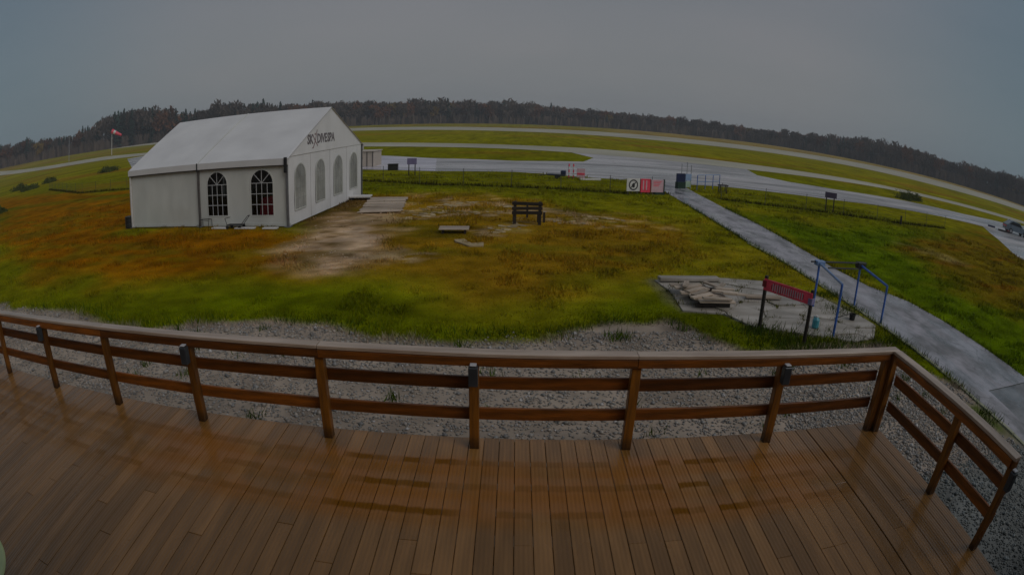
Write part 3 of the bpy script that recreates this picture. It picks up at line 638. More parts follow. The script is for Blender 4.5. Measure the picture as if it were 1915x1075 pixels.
tall = 0.5+1.9*sstep(0.52, 0.72, vnoise(P[:, 0], P[:, 1], 0.9, 3, 13))+0.9*sstep(1.4, 0.1, P[:, 1]-lawn_y(P[:, 0]))
blades('grass', P, (0.026+0.0012*d)*RNG.uniform(0.4, 1.5, len(P))*tall, (0.010+0.0013*d)*RNG.uniform(0.6, 1.3, len(P)), C, M['grass'])
# rank tufts: round the sign posts, along the gravel edge and beside the path
tp = []
for (x, y, s, k) in ((5.62, 11.55, 0.30, 420), (6.35, 10.55, 0.42, 520), (6.0, 10.9, 0.5, 420), (7.6, 10.75, 0.5, 300), (9.3, 6.4, 0.35, 300), (9.0, 13.0, 0.4, 260), (9.35, 14.6, 0.3, 200), (9.3, 10.6, 0.4, 260), (6.9, 10.6, 0.6, 350)):
    tp.append(np.c_[RNG.normal(x, s, k), RNG.normal(y, s*0.7, k)])
for x in np.arange(-15, 4.5, 0.55):
    k = 40; y0 = float(lawn_y(x))
    if random.random() < 0.75: tp.append(np.c_[RNG.normal(x, 0.22, k), RNG.normal(y0+0.15, 0.16, k)])
for (x0_, y0_, x1_, y1_) in ((9.80, 10, 9.8, 15.3), (9.85, 15.3, 9.6, 21.8), (9.65, 22, 9.9, 33), (9.75, 7, 9.83, 10), (13.0, 7.8, 12.9, 12.2), (12.9, 12.2, 11.9, 15.8), (11.85, 16, 11.9, 21), (11.95, 21, 12.2, 32)):
    k = int(math.hypot(x1_-x0_, y1_-y0_)*70); f_ = RNG.random(k); off = (-0.06 if x0_ < 11 else 0.05)
    tp.append(np.c_[x0_+(x1_-x0_)*f_+off+RNG.normal(0, 0.07, k), y0_+(y1_-y0_)*f_])
for _ in range(46):
    x = random.uniform(-9, 9); y = random.uniform(6.4, float(lawn_y(x))-0.2); k = random.randint(8, 40); tp.append(np.c_[RNG.normal(x, 0.09, k), RNG.normal(y, 0.07, k)])
tp.append(np.c_[RNG.normal(2.25, 0.16, 120), RNG.normal(11.1, 0.14, 120)])
tp = np.concatenate(tp); tp = tp[(sdist(tp[:, 0], tp[:, 1], path_poly) < 0.14)]
C = np.array((0.055, 0.088, 0.006))[None]*RNG.uniform(0.5, 1.5, (len(tp), 1))
blades('tall_grass', tp, RNG.uniform(0.06, 0.24, len(tp)), RNG.uniform(0.012, 0.03, len(tp)), C, M['grass'], 0.35)

# ------------------------------------------------------------------ building that carries the camera (behind it, out of frame)
bl = thing('clubhouse', 'unseen clubhouse behind the camera with grey brown siding that the wooden deck runs along', 'building', (-2, -0.42, 0))
b_ = MB(); b_.box(-10, 12, -9, 0, 0, 6.0); b_.build('wall', M['wall'], bl)
b_ = MB()
b_.add([(-10.5, 0.25, 5.9), (12.5, 0.25, 5.9), (12.5, -4.5, 8.6), (-10.5, -4.5, 8.6), (-10.5, -9.3, 5.9), (12.5, -9.3, 5.9),
        (-10.5, 0.25, 6.05), (12.5, 0.25, 6.05), (12.5, -4.5, 8.75), (-10.5, -4.5, 8.75), (-10.5, -9.3, 6.05), (12.5, -9.3, 6.05)],
       [(0, 1, 2, 3), (3, 2, 5, 4), (7, 6, 9, 8), (8, 9, 10, 11), (0, 6, 7, 1), (4, 5, 11, 10), (0, 3, 9, 6), (3, 4, 10, 9), (2, 1, 7, 8), (5, 2, 8, 11)])
b_.build('roof', M['roofing'], bl)
for x in (-7, -3.5, 3.5, 7.5):
    wf = MB().box(x, x+1.4, 0.0, 0.05, 2.1, 3.4).build('window', M['white_paint'], bl)
    MB().box(x+0.08, x+1.32, 0.05, 0.06, 2.18, 3.32).build('pane', M['car_glass'], wf)
MB().box(0.3, 1.3, 0.0, 0.05, 1.23, 3.35).build('door', M['white_paint'], bl)

# ------------------------------------------------------------------ deck
DZ = 1.22
deck = thing('deck', 'wet brown grooved board deck in front of the clubhouse', 'deck', (0, 0, 0))
PW, GAP = 0.1455, 0.0048
pm = MB().box(-PW/2, PW/2, -2.715, 2.715, -0.026, 0, 0.003).mesh('plank', M['deck'])
xx = 4.285-PW/2; k = 0
pmc = {}
def plank_mesh(L_):
    if L_ not in pmc: pmc[L_] = MB().box(-PW/2, PW/2, -L_/2, L_/2, -0.026, 0, 0.003).mesh('plank', M['deck'])
    return pmc[L_]
while xx > -11.6:
    # most boards are pieced together over a joist
    cut = random.choice((None, 1.045, 1.44, 2.625, 3.02, 3.415, 1.835)) if k != 6 else 3.93
    ends = [-0.35, 5.08] if cut is None else [-0.35, cut, 5.08]
    for y0, y1 in zip(ends[:-1], ends[1:]):
        o = place('plank', plank_mesh(round(y1-y0-0.004, 3)), None, deck, (xx, (y0+y1)/2, DZ+random.uniform(-0.0018, 0.0018)))
        o.rotation_euler = (0, 0, random.uniform(-0.0005, 0.0005))
    k += 1
    xx -= PW+GAP+(0.012 if k == 6 else 0.0)
place('border_plank', MB().box(-PW/2, PW/2, -2.715, 2.715, -0.026, 0, 0.004).mesh('border_plank', M['deck']), None, deck, (4.362, 2.365, DZ+0.001))
fr = MB()
fr.box(-11.6, 4.43, 5.04, 5.068, DZ-0.24, DZ-0.03); fr.box(4.40, 4.425, -0.35, 5.03, DZ-0.24, DZ-0.03)
for y in np.arange(0.25, 5.0, 0.395): fr.box(-11.6, 4.39, y-0.02, y+0.02, DZ-0.22, DZ-0.032)
fr.build('joist_frame', M['under'], deck)
for x in np.arange(-11, 4.6, 2.15):
    MB().box(x-0.07, x+0.07, 4.7, 4.84, -0.1, DZ-0.225).build('support_post', M['under'], deck)

# ------------------------------------------------------------------ railing
rail = thing('deck_railing', 'reddish brown wooden railing with pale weathered cap round the deck edge', 'railing', (0, 0, DZ))
post_x = [-10.95, -9.42, -7.90, -6.31, -4.82, -3.40, -1.82, -0.325, 1.172, 2.755]
pmesh = MB().box(-0.046, 0.046, -0.046, 0.046, -0.02, 0.985, 0.005).mesh('post', M['post'])
lmesh = MB().box(-0.043, 0.043, -0.04, 0.04, 0, 0.19, 0.006).mesh('post_light', M['fitting'])
highlight_cap = MB().box(-0.03, 0.03, -0.03, 0.03, 0, 0.012, 0.003).mesh('pale_cap', M['highlight_cap'])
posts = []
def post(x, y, lamp=None):
    p = place('post', pmesh, None, rail, (x, y, 0.012), (0, 0, random.uniform(-0.01, 0.01)))
    if lamp:
        q = place('post_light', lmesh, None, p, (lamp[0], lamp[1], 0.725))
        tag(q, 'small dark lamp box screwed to the post top')
        cm = place('pale_cap', highlight_cap, None, rail, (x+lamp[0], y+lamp[1], 0.938))
    return p
for x in post_x:
    y = 4.905 + (0.02 if x < -6 else 0)
    lamp = (0, -0.115) if min(abs(x-q) for q in (-9.42, -6.31, -3.40, -0.325, 2.755)) < 0.02 else None
    post(x, y, lamp)
post(4.244, 4.905); post(4.345, 4.86)
post(4.352, 3.40); post(4.352, 2.29, (-0.06, -0.10))
rl = {}
def board(L_, name, th, h, m, key=None):
    kx = (round(L_, 3), name)
    if kx not in rl: rl[kx] = MB().box(-L_/2, L_/2, -th/2, th/2, -h/2, h/2, 0.004).mesh(name, m)
    return rl[kx]
xs = post_x+[4.196]
for a, b in zip(xs[:-1], xs[1:]):
    x0, x1 = a+0.0, b-0.004
    for z in (0.352, 0.681):
        place('rail_board', board(x1-x0, 'rail_board', 0.032, 0.128, M['rail']), None, rail, ((x0+x1)/2, 4.972+random.uniform(-.003, .003), z+random.uniform(-.006, .006)), (0, random.uniform(-.003, .003), 0))
ft = [-10.95, -7.90, -4.82, -1.82, 1.172, 4.25]
for a, b in zip(ft[:-1], ft[1:]):
    place('top_rail', board(b-a-0.004, 'top_rail', 0.024, 0.085, M['rail']), None, rail, ((a+b)/2, 4.846, 0.951))
    place('cap_board', board(b-a-0.005+(0.16 if b == 4.25 else 0), 'cap_board', 0.13, 0.036, M['cap']), None, rail, ((a+b)/2+(0.078 if b == 4.25 else 0), 4.897, 1.018+random.uniform(-.002, .002)))
# side run along the deck's right edge, y from the corner back to its end post
sy = [4.81, 3.40, 2.25]
for a, b in zip(sy[:-1], sy[1:]):
    for z in (0.352, 0.681):
        place('rail_board', board(a-b-0.004, 'rail_board', 0.032, 0.122, M['rail']), None, rail, (4.418, (a+b)/2, z), (0, 0, PI/2))
place('top_rail', board(2.45, 'top_rail', 0.024, 0.085, M['rail']), None, rail, (4.293, 3.52, 0.951), (0, 0, PI/2))
place('cap_board', board(2.58, 'cap_board', 0.13, 0.036, M['cap']), None, rail, (4.345, 3.535, 1.0185), (0, 0, PI/2))

# round table on the deck, only its rim reaches the frame
t = thing('patio_table', 'pale lime round table cut off by the left edge of the deck view', 'table', (-3.70, 0.86, DZ))
MB().lathe([(0.40, 0.715), (0.445, 0.72), (0.455, 0.735), (0.445, 0.75), (0.0001, 0.752)], 48).build('tabletop', M['lime'], t, smooth=False)
MB().tube((0, 0, 0.02), (0, 0, 0.715), 0.035, n=12).build('leg', M['pole_grey'], t)
MB().lathe([(0.24, 0), (0.24, 0.02), (0.05, 0.045)], 24).build('base', M['pole_grey'], t)

# ------------------------------------------------------------------ marquee
EZ, RZ, VZ = 2.93, 5.06, 2.60
ang = math.atan2(TU[1], TU[0])
tent = thing('marquee', 'large white marquee with arched windows standing on the worn lawn', 'marquee', (TA[0], TA[1], 0), ang)
# local frame: x along the front wall 0..TW, y depth 0..TDP
def cloth(p00, p10, p11, p01, nu, nv, amp, seed=0, sag=0.0):
    p00, p10, p11, p01 = map(Vector, (p00, p10, p11, p01))
    nrm = (p10-p00).cross(p01-p00).normalized(); m_ = MB(); vs_ = []
    for j in range(nv+1):
        for i in range(nu+1):
            u_, v_ = i/nu, j/nv
            p = (p00*(1-u_)+p10*u_)*(1-v_)+(p01*(1-u_)+p11*u_)*v_
            wn = float(vnoise(np.array([u_*6+seed*3.1]), np.array([v_*3+seed]), 1.0, 3)[0])-0.5
            edge = min(1, 6*min(u_, 1-u_, v_, 1-v_))
            vs_.append(p+nrm*(amp*wn*edge-sag*math.sin(PI*u_)*math.sin(PI*v_)))
    m_.add(vs_, [(j*(nu+1)+i, j*(nu+1)+i+1, (j+1)*(nu+1)+i+1, (j+1)*(nu+1)+i) for j in range(nv) for i in range(nu)])
    return m_
hb = TW/2
for i in (0, 1):
    x0, x1 = i*hb+(-0.10 if i == 0 else 0.012), (i+1)*hb+(0.10 if i == 1 else -0.012)
    cloth((x0, -0.14, EZ-0.04), (x1, -0.14, EZ-0.04), (x1, TDP/2, RZ), (x0, TDP/2, RZ), 22, 22, 0.05, i+1, 0.03).build('roof_panel', M['fabric'], tent, smooth=True)
    cloth((x0, TDP/2, RZ), (x1, TDP/2, RZ), (x1, TDP+0.14, EZ-0.04), (x0, TDP+0.14, EZ-0.04), 22, 22, 0.05, i+5, 0.03).build('roof_panel', M['fabric'], tent, smooth=True)
    MB().box(x0, x1, -0.16, -0.135, VZ+0.03, EZ-0.02, 0.004).build('valance', M['fabric'], tent)
    MB().box(x0, x1, TDP+0.135, TDP+0.16, VZ+0.03, EZ-0.02, 0.004).build('valance', M['fabric'], tent)
    MB().box(x0+0.05, x1-0.05, -0.125, -0.06, VZ-0.03, VZ+0.025, 0.004).build('eave_beam', M['trim_dark'], tent)
    MB().box(x0+0.05, x1-0.05, TDP+0.06, TDP+0.125, VZ-0.03, VZ+0.025, 0.004).build('eave_beam', M['trim_dark'], tent)
MB().box(hb-0.03, hb+0.03, -0.19, -0.165, VZ-0.08, EZ, 0.004).build('seam_strap', M['black_metal'], tent)
sm_ = MB()
for s in (0, 1):
    a = Vector((hb, -0.15, EZ-0.02)) if s == 0 else Vector((hb, TDP+0.15, EZ-0.02)); b = Vector((hb, TDP/2, RZ+0.015))
    sm_.tube(a, b, 0.02, n=6)
sm_.build('roof_seam', M['fabric_wall'], tent)
# walls. Front wall, bay one plain, bay two with two openings
def arch_pts(x0, x1, z0, z1, n=12):
    r = (x1-x0)/2; zs = z1-r*1.0
    return [(x0, z0), (x1, z0), (x1, zs)] + [((x0+x1)/2+r*math.cos(PI*i/n), zs+r*math.sin(PI*i/n)) for i in range(1, n)] + [(x0, zs)]
def wall_hole(x0, x1, zt, wins):
    """wall in the xz plane with arched holes"""
    m_ = MB(); cur = x0
    for (a, b, z0, z1) in wins:
        m_.add([(cur, 0, 0.02), (a, 0, 0.02), (a, 0, zt), (cur, 0, zt)], [(0, 1, 2, 3)])
        m_.add([(a, 0, 0.02), (b, 0, 0.02), (b, 0, z0), (a, 0, z0)], [(0, 1, 2, 3)])
        r = (b-a)/2; zs = z1-r; n = 12; cx = (a+b)/2
        pr = None
        for i in range(n+1):
            x = cx-r*math.cos(PI*i/n); z = zs+r*math.sin(PI*i/n)
            if pr: m_.add([(pr[0], 0, pr[1]), (x, 0, z), (x, 0, zt), (pr[0], 0, zt)], [(0, 1, 2, 3)])
            pr = (x, z)
        cur = b
    m_.add([(cur, 0, 0.02), (x1, 0, 0.02), (x1, 0, zt), (cur, 0, zt)], [(0, 1, 2, 3)])
    return m_
cloth((0.05, 0, 0.02), (hb-0.02, 0, 0.02), (hb-0.02, 0, VZ), (0.05, 0, VZ), 16, 8, 0.09, 11).build('wall_panel', M['fabric_wall'], tent, smooth=True)
wins = [(5.36, 6.50, 0.50, 2.45), (7.83, 8.96, 0.50, 2.45)]
wall_hole(hb+0.02, TW-0.05, VZ, wins).build('wall_panel', M['fabric_wall'], tent)
def window(parent, a, b, z0, z1, origin, ux, nrm, clear):
    """frame + pane + bars; ux/nrm are 2D dirs in the tent frame"""
    def P3(s, z, d): return (origin[0]+ux[0]*s+nrm[0]*d, origin[1]+ux[1]*s+nrm[1]*d, z)
    out = arch_pts(a-0.05, b+0.05, z0-0.05, z1+0.05); inn = arch_pts(a, b, z0, z1); n = len(out)
    m_ = MB()
    m_.add([P3(s, z, 0.014) for s, z in out]+[P3(s, z, 0.014) for s, z in inn]+[P3(s, z, -0.004) for s, z in out]+[P3(s, z, -0.004) for s, z in inn],
           [(i, (i+1) % n, n+(i+1) % n, n+i) for i in range(n)]+[(i, 2*n+i, 2*n+(i+1) % n, (i+1) % n) for i in range(n)]+[(n+i, n+(i+1) % n, 3*n+(i+1) % n, 3*n+i) for i in range(n)])
    f = m_.build('window', M['fabric_wall'], parent)
    m_ = MB(); m_.add([P3(s, z, 0.004) for s, z in inn], [tuple(range(n))]); m_.build('pane', M['pane'] if clear else M['milky'], f)
    m_ = MB(); r = (b-a)/2; zs = z1-r; w_ = 0.013 if clear else 0.010
    def bar(s0, q0, s1, q1):
        d = Vector((s1-s0, q1-q0)); L_ = d.length; d /= L_; pn = Vector((-d.y, d.x))*w_
        c = [(s0-pn.x, q0-pn.y), (s1-pn.x, q1-pn.y), (s1+pn.x, q1+pn.y), (s0+pn.x, q0+pn.y)]
        m_.add([P3(s, z, 0.016) for s, z in c]+[P3(s, z, 0.006) for s, z in c], [(0, 1, 2, 3), (0, 4, 5, 1), (1, 5, 6, 2), (2, 6, 7, 3), (3, 7, 4, 0)])
    nc = 4
    for i in range(1, nc): bar(a+(b-a)*i/nc, z0, a+(b-a)*i/nc, zs)
    for i in range(1, 4): bar(a, z0+(zs-z0)*i/3, b, z0+(zs-z0)*i/3)
    for q in (45, 90, 135): bar((a+b)/2, zs, (a+b)/2+r*math.cos(R(q)), zs+r*math.sin(R(q)))
    m_.build('glazing_bars', M['white_bar'] if clear else M['milky'], f)
    return f
for (a, b, z0, z1) in wins: window(tent, a, b, z0, z1, (0, 0), (1, 0), (0, -1), True)
# gable wall on the right: four panels, each with a milky window
for i in range(4):
    y0, y1 = 0.05+(TDP-0.1)*i/4, 0.05+(TDP-0.1)*(i+1)/4
    cloth((TW, y0+0.01, 0.02), (TW, y1-0.01, 0.02), (TW, y1-0.01, EZ+0.06), (TW, y0+0.01, EZ+0.06), 8, 8, 0.08, 20+i).build('wall_panel', M['fabric_gable'], tent, smooth=True)
for a, b in ((0.68, 1.80), (3.02, 4.08), (5.33, 6.50), (7.68, 8.82)):
    window(tent, a, b, 0.62, 2.55, (TW+0.025, 0), (0, 1), (1, 0), False)
g = MB(); g.add([(TW+0.01, -0.05, EZ+0.02), (TW+0.01, TDP+0.05, EZ+0.02), (TW+0.01, TDP/2, RZ-0.02), (TW+0.03, -0.05, EZ+0.02), (TW+0.03, TDP+0.05, EZ+0.02), (TW+0.03, TDP/2, RZ-0.02)],
               [(2, 1, 0), (3, 4, 5), (0, 1, 4, 3), (1, 2, 5, 4), (2, 0, 3, 5)])
g.build('gable', M['fabric_gable'], tent)
g = MB(); g.add([(-0.01, -0.05, EZ+0.02), (-0.01, TDP+0.05, EZ+0.02), (-0.01, TDP/2, RZ-0.02)], [(0, 1, 2)]); g.build('gable', M['fabric_gable'], tent)
cloth((0, 0.05, 0.02), (0, TDP-0.05, 0.02), (0, TDP-0.05, EZ+0.06), (0, 0.05, EZ+0.06), 10, 6, 0.05, 31).build('wall_panel', M['fabric_gable'], tent, smooth=True)
cloth((0.05, TDP, 0.02), (TW-0.05, TDP, 0.02), (TW-0.05, TDP, VZ), (0.05, TDP, VZ), 16, 6, 0.05, 32).build('wall_panel', M['fabric_wall'], tent, smooth=True)
for y in (0.0, TDP):
    for x in (0.0, hb, TW):
        yo = -0.055 if y == 0 else 0.055
        lg = MB().box(x-0.045, x+0.045, y+yo-0.05, y+yo+0.05, 0.03, VZ+0.3, 0.006).build('frame_leg', M['alu'] if x == TW else M['trim_dark'] if x == hb else M['white_paint'], tent)
        MB().box(x-0.15, x+0.15, y+yo-0.15, y+yo+0.15, 0.0, 0.028, 0.004).build('base_plate', M['alu'], tent)
MB().box(TW-0.075, TW+0.07, -0.215, -0.165, 2.30, EZ+0.02, 0.006).build('corner_bracket', M['black_metal'], tent)
MB().box(-0.12, TW+0.1, -0.03, -0.015, 0.02, 0.16, 0.003).build('ground_flap', M['fabric_wall'], tent)
# printed lettering on the gable: dark first half, red second half
def text_mesh(body, size, m):
    cu = bpy.data.curves.new('lettering', 'FONT'); cu.body = body; cu.size = size; cu.extrude = 0.003; cu.offset = 0.02; cu.resolution_u = 2; cu.space_character = 0.95
    o = bpy.data.objects.new('lettering', cu); COL.objects.link(o)
    me = bpy.data.meshes.new_from_object(o.evaluated_get(bpy.context.evaluated_depsgraph_get()))
    bpy.data.objects.remove(o); me.name = 'lettering'
    me.materials.clear(); me.materials.append(m)
    wd = max(v.co.x for v in me.vertices)
    return me, wd
def gable_text(body, y, z, size, m, bold=0):
    me, wd = text_mesh(body, size, m)
    o = place('lettering', me, None, tent, (TW+0.036, y, z), (PI/2, 0, PI/2)); return o, wd
o1, wd1 = gable_text('SK', 2.02, 3.36, 0.60, M['print_grey'])
yl = 2.02+wd1+0.42
o2, wd2 = gable_text('DIVE', yl, 3.36, 0.60, M['print_grey'])
o3, wd3 = gable_text('SPA', yl+wd2+0.05, 3.36, 0.60, M['print_grey'])
# the figure with raised arms that stands for the Y
fg = MB()
yc = 2.02+wd1+0.21
for (a, b, r) in (((yc-0.28, 3.74), (yc, 3.46), 0.035), ((yc+0.22, 3.98), (yc, 3.46), 0.035), ((yc, 3.46), (yc-0.22, 3.17), 0.04), ((yc, 3.46), (yc+0.3, 3.21), 0.03), ((yc-0.22, 3.17), (yc-0.34, 3.14), 0.03)):
    fg.tube((TW+0.036, a[0], a[1]), (TW+0.036, b[0], b[1]), r, n=6)
fg.lathe([(0.0001, -0.06), (0.05, -0.03), (0.06, 0), (0.05, 0.03), (0.0001, 0.06)], 10, (TW+0.036, yc-0.02, 3.78))
for i in range(len(fg.v)):
    x, y, z = fg.v[i]; fg.v[i] = (TW+0.036+(x-TW-0.036)*0.06, y, z)
fg.build('printed_figure', M['print_red'], tent)

def local_tent(x, y): 
    p = TA+TU*x+TV*y; return float(p[0]), float(p[1])
# red banner inside, seen through the second window
p = local_tent(8.60, 0.10)
bn = cloth((-0.42, 0, 0.45), (0.40, 0, 0.45), (0.40, 0, 1.32), (-0.30, 0, 1.22), 8, 6, 0.05, 3).build('banner', M['red_cloth'], None, (p[0], p[1], 0), (0, 0, ang), True)
tag(bn, 'crimson cloth hanging inside the marquee behind its right front window', 'cloth')
# black barrel at the left corner
p = local_tent(-0.28, -0.05)
t = thing('ballast_barrel', 'black ballast barrel at the left front corner of the marquee', 'barrel', (p[0], p[1], 0))
MB().lathe([(0.22, 0), (0.25, 0.04), (0.25, 0.2), (0.262, 0.22), (0.25, 0.24), (0.25, 0.4), (0.262, 0.42), (0.25, 0.44), (0.25, 0.58), (0.235, 0.60), (0.0001, 0.60)], 20).build('body', M['black_plastic'], t, smooth=False)
MB().lathe([(0.03, 0.60), (0.03, 0.625), (0.0001, 0.626)], 10, (0.12, 0, 0)).build('bung', M['black_plastic'], t)
# low rack and handcart-like tubes standing against the front wall
p = local_tent(5.05, -0.42)
t = thing('tube_rack', 'low black tube rack on the grass left of the arched front windows', 'rack', (p[0], p[1], 0), ang)
for x in (0.0, 0.55):
    m_ = MB(); m_.tube((x, 0, 0), (x, 0, 0.36), 0.014); m_.tube((x, 0.3, 0), (x, 0.3, 0.36), 0.014); m_.tube((x, 0, 0.40), (x, 0.3, 0.36), 0.014); m_.build('side_frame', M['black_metal'], t)
for y in (0, 0.3): MB().tube((0, y, 0.40), (0.55, y, 0.36), 0.014).build('rail', M['black_metal'], t)
p = local_tent(7.05, -0.45)
t = thing('hand_cart', 'black folded hand cart with raised handle between the two front windows', 'cart', (p[0], p[1], 0), ang)
MB().box(-0.30, 0.55, -0.18, 0.18, 0.15, 0.185, 0.01).build('platform', M['black_metal'], t)
m_ = MB(); m_.path([(0.5, -0.12, 0.19), (0.85, -0.10, 0.56)], 0.015); m_.path([(0.5, 0.12, 0.19), (0.85, 0.10, 0.56)], 0.015); m_.path([(0.85, -0.10, 0.56), (0.85, 0.10, 0.56)], 0.016); m_.build('handle', M['black_metal'], t)
m_ = MB(); m_.path([(-0.28, -0.12, 0.19), (-0.38, -0.12, 0.46), (-0.15, 0, 0.50)], 0.014); m_.build('strap_bar', M['black_metal'], t)
for x in (-0.22, 0.45):
    for y in (-0.2, 0.2):
        MB().tube((x, y-0.02, 0.075), (x, y+0.02, 0.075), 0.075, n=14).build('wheel', M['rubber'], t)
for (x, wd_, nm, lb) in ((6.35, 0.85, 'ground_board', 'short white board lying at the wall foot below the left front window'),
                         (7.75, 1.05, 'ground_board', 'white board lying at the wall foot right of the black hand cart'),
                         (9.05, 0.7, 'ground_board', 'pale board lying beside the right front corner of the marquee')):
    p = local_tent(x, -0.55)
    tag(MB().box(-wd_/2, wd_/2, -0.13, 0.13, 0.02, 0.07, 0.006).build(nm, M['white_paint'], None, (p[0], p[1], 0.0), (0, 0, ang+random.uniform(-.05, .05))), lb, 'board', 'pale boards along the marquee wall')
# step and boarded platform beside the gable
t = thing('entrance_step', 'pale low step at the back corner of the marquee', 'step', (-8.25, 30.45, 0), 0.02)
MB().box(-0.58, 0.58, -0.35, 0.35, 0.14, 0.22, 0.008).build('tread', M['white_paint'], t)
for x in (-0.5, 0.45): MB().box(x, x+0.05, -0.3, 0.3, 0, 0.139).build('leg', M['trim_dark'], t)
t = thing('board_platform', 'weathered board platform lying on the lawn beside the marquee gable', 'platform', (-6.4, 28.2, 0), 0.13)
pmh = MB().box(-1.02, 1.02, -0.09, 0.09, 0, 0.03, 0.004).mesh('plank', M['board_grey'])
for i in range(24):
    if i in (7, 15): continue
    place('plank', pmh, None, t, (random.uniform(-.06, .06), -2.35+i*0.204, 0.075+random.uniform(-.012, .012)), (random.uniform(-.03, .03), random.uniform(-.01, .01), random.uniform(-.02, .02)))
m_ = MB()
for x in (-0.9, 0, 0.85): m_.box(x, x+0.08, -2.4, 2.45, 0.0, 0.072)
m_.build('bearer', M['board_grey'], t)

# remains of paving, one stone each
t = thing('broken_paving', 'scattered pale paving stones sunk in the worn brown lawn', 'paving', (0, 0, 0))
sh = []
for q in range(5):
    k_ = random.randint(5, 7); pts = [(0.5*random.uniform(.7, 1.1)*math.cos(2*PI*i/k_), 0.34*random.uniform(.7, 1.1)*math.sin(2*PI*i/k_)) for i in range(k_)]
    sh.append(MB().prism(pts, -0.03, 0.025).mesh('stone', M['paver']))
segs = [((-4.9, 26.2), (-2.6, 29.0), 26), ((-2.7, 29.6), (1.0, 27.6), 22), ((-3.6, 25.9), (-0.6, 26.2), 20), ((1.6, 24.6), (3.6, 24.2), 10), ((-0.6, 21.6), (0.3, 23.8), 20), ((-4.6, 24.8), (-3.4, 25.9), 12), ((3.0, 26.0), (5.0, 25.5), 10)]
for a, b, k_ in segs:
    for i in range(k_):
        f_ = random.random(); s_ = random.uniform(0.16, 0.55)
        place('stone', random.choice(sh), None, t, (a[0]+(b[0]-a[0])*f_+random.gauss(0, .25), a[1]+(b[1]-a[1])*f_+random.gauss(0, .3), 0.0), (random.uniform(-.03, .03), random.uniform(-.03, .03), random.uniform(0, 3)), (s_, s_, 1))

# dark wooden seat with slatted back
t = thing('slatted_bench', 'dark slatted wooden bench standing alone on the worn lawn', 'bench', (0.50, 23.75, 0), 0.04)
for x in (-0.54, 0.46):
    m_ = MB(); m_.box(x, x+0.12, -0.33, -0.25, 0.0, 0.96, 0.006); m_.box(x, x+0.10, 0.22, 0.29, 0, 0.46, 0.006); m_.box(x+0.003, x+0.097, -0.249, 0.219, 0.40, 0.45, 0.004); m_.build('side_frame', M['dark_wood'], t)
bs = MB().box(-0.60, 0.62, -0.0175, 0.0175, -0.065, 0.065, 0.004).mesh('back_slat', M['dark_wood'])
for z in (0.50, 0.68, 0.87): place('back_slat', bs, None, t, (0, -0.35, z), (0.05, random.uniform(-.04, .04), 0))
ss_ = MB().box(-0.54, 0.56, -0.05, 0.05, -0.016, 0.016, 0.004).mesh('seat_slat', M['dark_wood'])
for y in (-0.18, -0.06, 0.06, 0.18): place('seat_slat', ss_, None, t, (0, y, 0.468))
MB().box(-0.03, 0.05, -0.40, -0.37, 0.3, 0.86, 0.004).build('brace', M['dark_wood'], t)
t = thing('stake', 'short brown wooden stake in the lawn right of the slatted bench', 'stake', (1.24, 24.1, 0))
MB().box(-0.045, 0.045, -0.045, 0.045, -0.1, 0.44, 0.006).build('shaft', M['dark_wood'], t)
MB().box(-0.06, 0.10, -0.05, 0.05, 0.441, 0.475, 0.006).build('head', M['board_grey'], t)

# pale low platform and pieces lying in the lawn
t = thing('low_bench', 'low pale plank bench lying across the middle of the lawn', 'bench', (-2.20, 21.5, 0), 0.05)
for j in range(3): MB().box(-0.56, 0.56, -0.3+j*0.205, -0.105+j*0.205, 0.16, 0.20, 0.005).build('plank', M['board_grey'], t)
for x in (-0.45, 0.38): MB().box(x, x+0.07, -0.26, 0.26, 0, 0.159).build('leg', M['dark_wood'], t)
for (pts, lb) in (([(-2.04, 20.1), (-1.70, 20.2), (-1.40, 19.55), (-1.0, 19.72), (-0.97, 19.18), (-1.45, 19.12), (-1.98, 19.8)], 'bent pale concrete flag lying in front of the low plank bench'),):
    c = np.mean(pts, 0); tag(MB().prism([(x-c[0], y-c[1]) for x, y in pts], -0.02, 0.045).build('concrete_flag', M['paver'], None, (c[0], c[1], 0)), lb, 'slab')

# ------------------------------------------------------------------ patio of uneven slabs with a heap of boards
pt = thing('slab_patio', 'patio of uneven wet concrete slabs under the blue frame', 'patio', (0, 0, 0))
cells = []
xs_ = [3.95, 4.62, 5.34, 5.98, 6.72, 7.36, 8.1, 8.78, 9.52]; ys_ = [10.7, 11.38, 12.1, 12.72, 13.45, 14.1, 14.8, 15.4, 16.0]; joints = []
def clip_poly(poly, a, b, keep):  # half-plane clip: coordinate index a, value b, keep sign
    out = []
    for i in range(len(poly)):
        p, q = poly[i], poly[(i+1) % len(poly)]; dp, dq = (p[a]-b)*keep, (q[a]-b)*keep
        if dp >= 0: out.append(p)
        if (dp < 0) != (dq < 0):
            t_ = dp/(dp-dq); out.append((p[0]+(q[0]-p[0])*t_, p[1]+(q[1]-p[1])*t_))
    return out
def clip_line(poly, px_, py_, nx_, ny_):
    out = []
    for i in range(len(poly)):
        p, q = poly[i], poly[(i+1) % len(poly)]; dp, dq = (p[0]-px_)*nx_+(p[1]-py_)*ny_, (q[0]-px_)*nx_+(q[1]-py_)*ny_
        if dp >= 0: out.append(p)
        if (dp < 0) != (dq < 0):
            t_ = dp/(dp-dq); out.append((p[0]+(q[0]-p[0])*t_, p[1]+(q[1]-p[1])*t_))
    return out
seeds = []
while len(seeds) < 34:
    c_ = (random.uniform(3.9, 9.6), random.uniform(10.6, 16.0))
    if float(sdist(np.array([c_[0]]), np.array([c_[1]]), slab_poly)[0]) > 0.12 and all(math.hypot((c_[0]-q[0])*0.8, c_[1]-q[1]) > 0.55 for q in seeds): seeds.append(c_)
    elif random.random() < 0.002: break
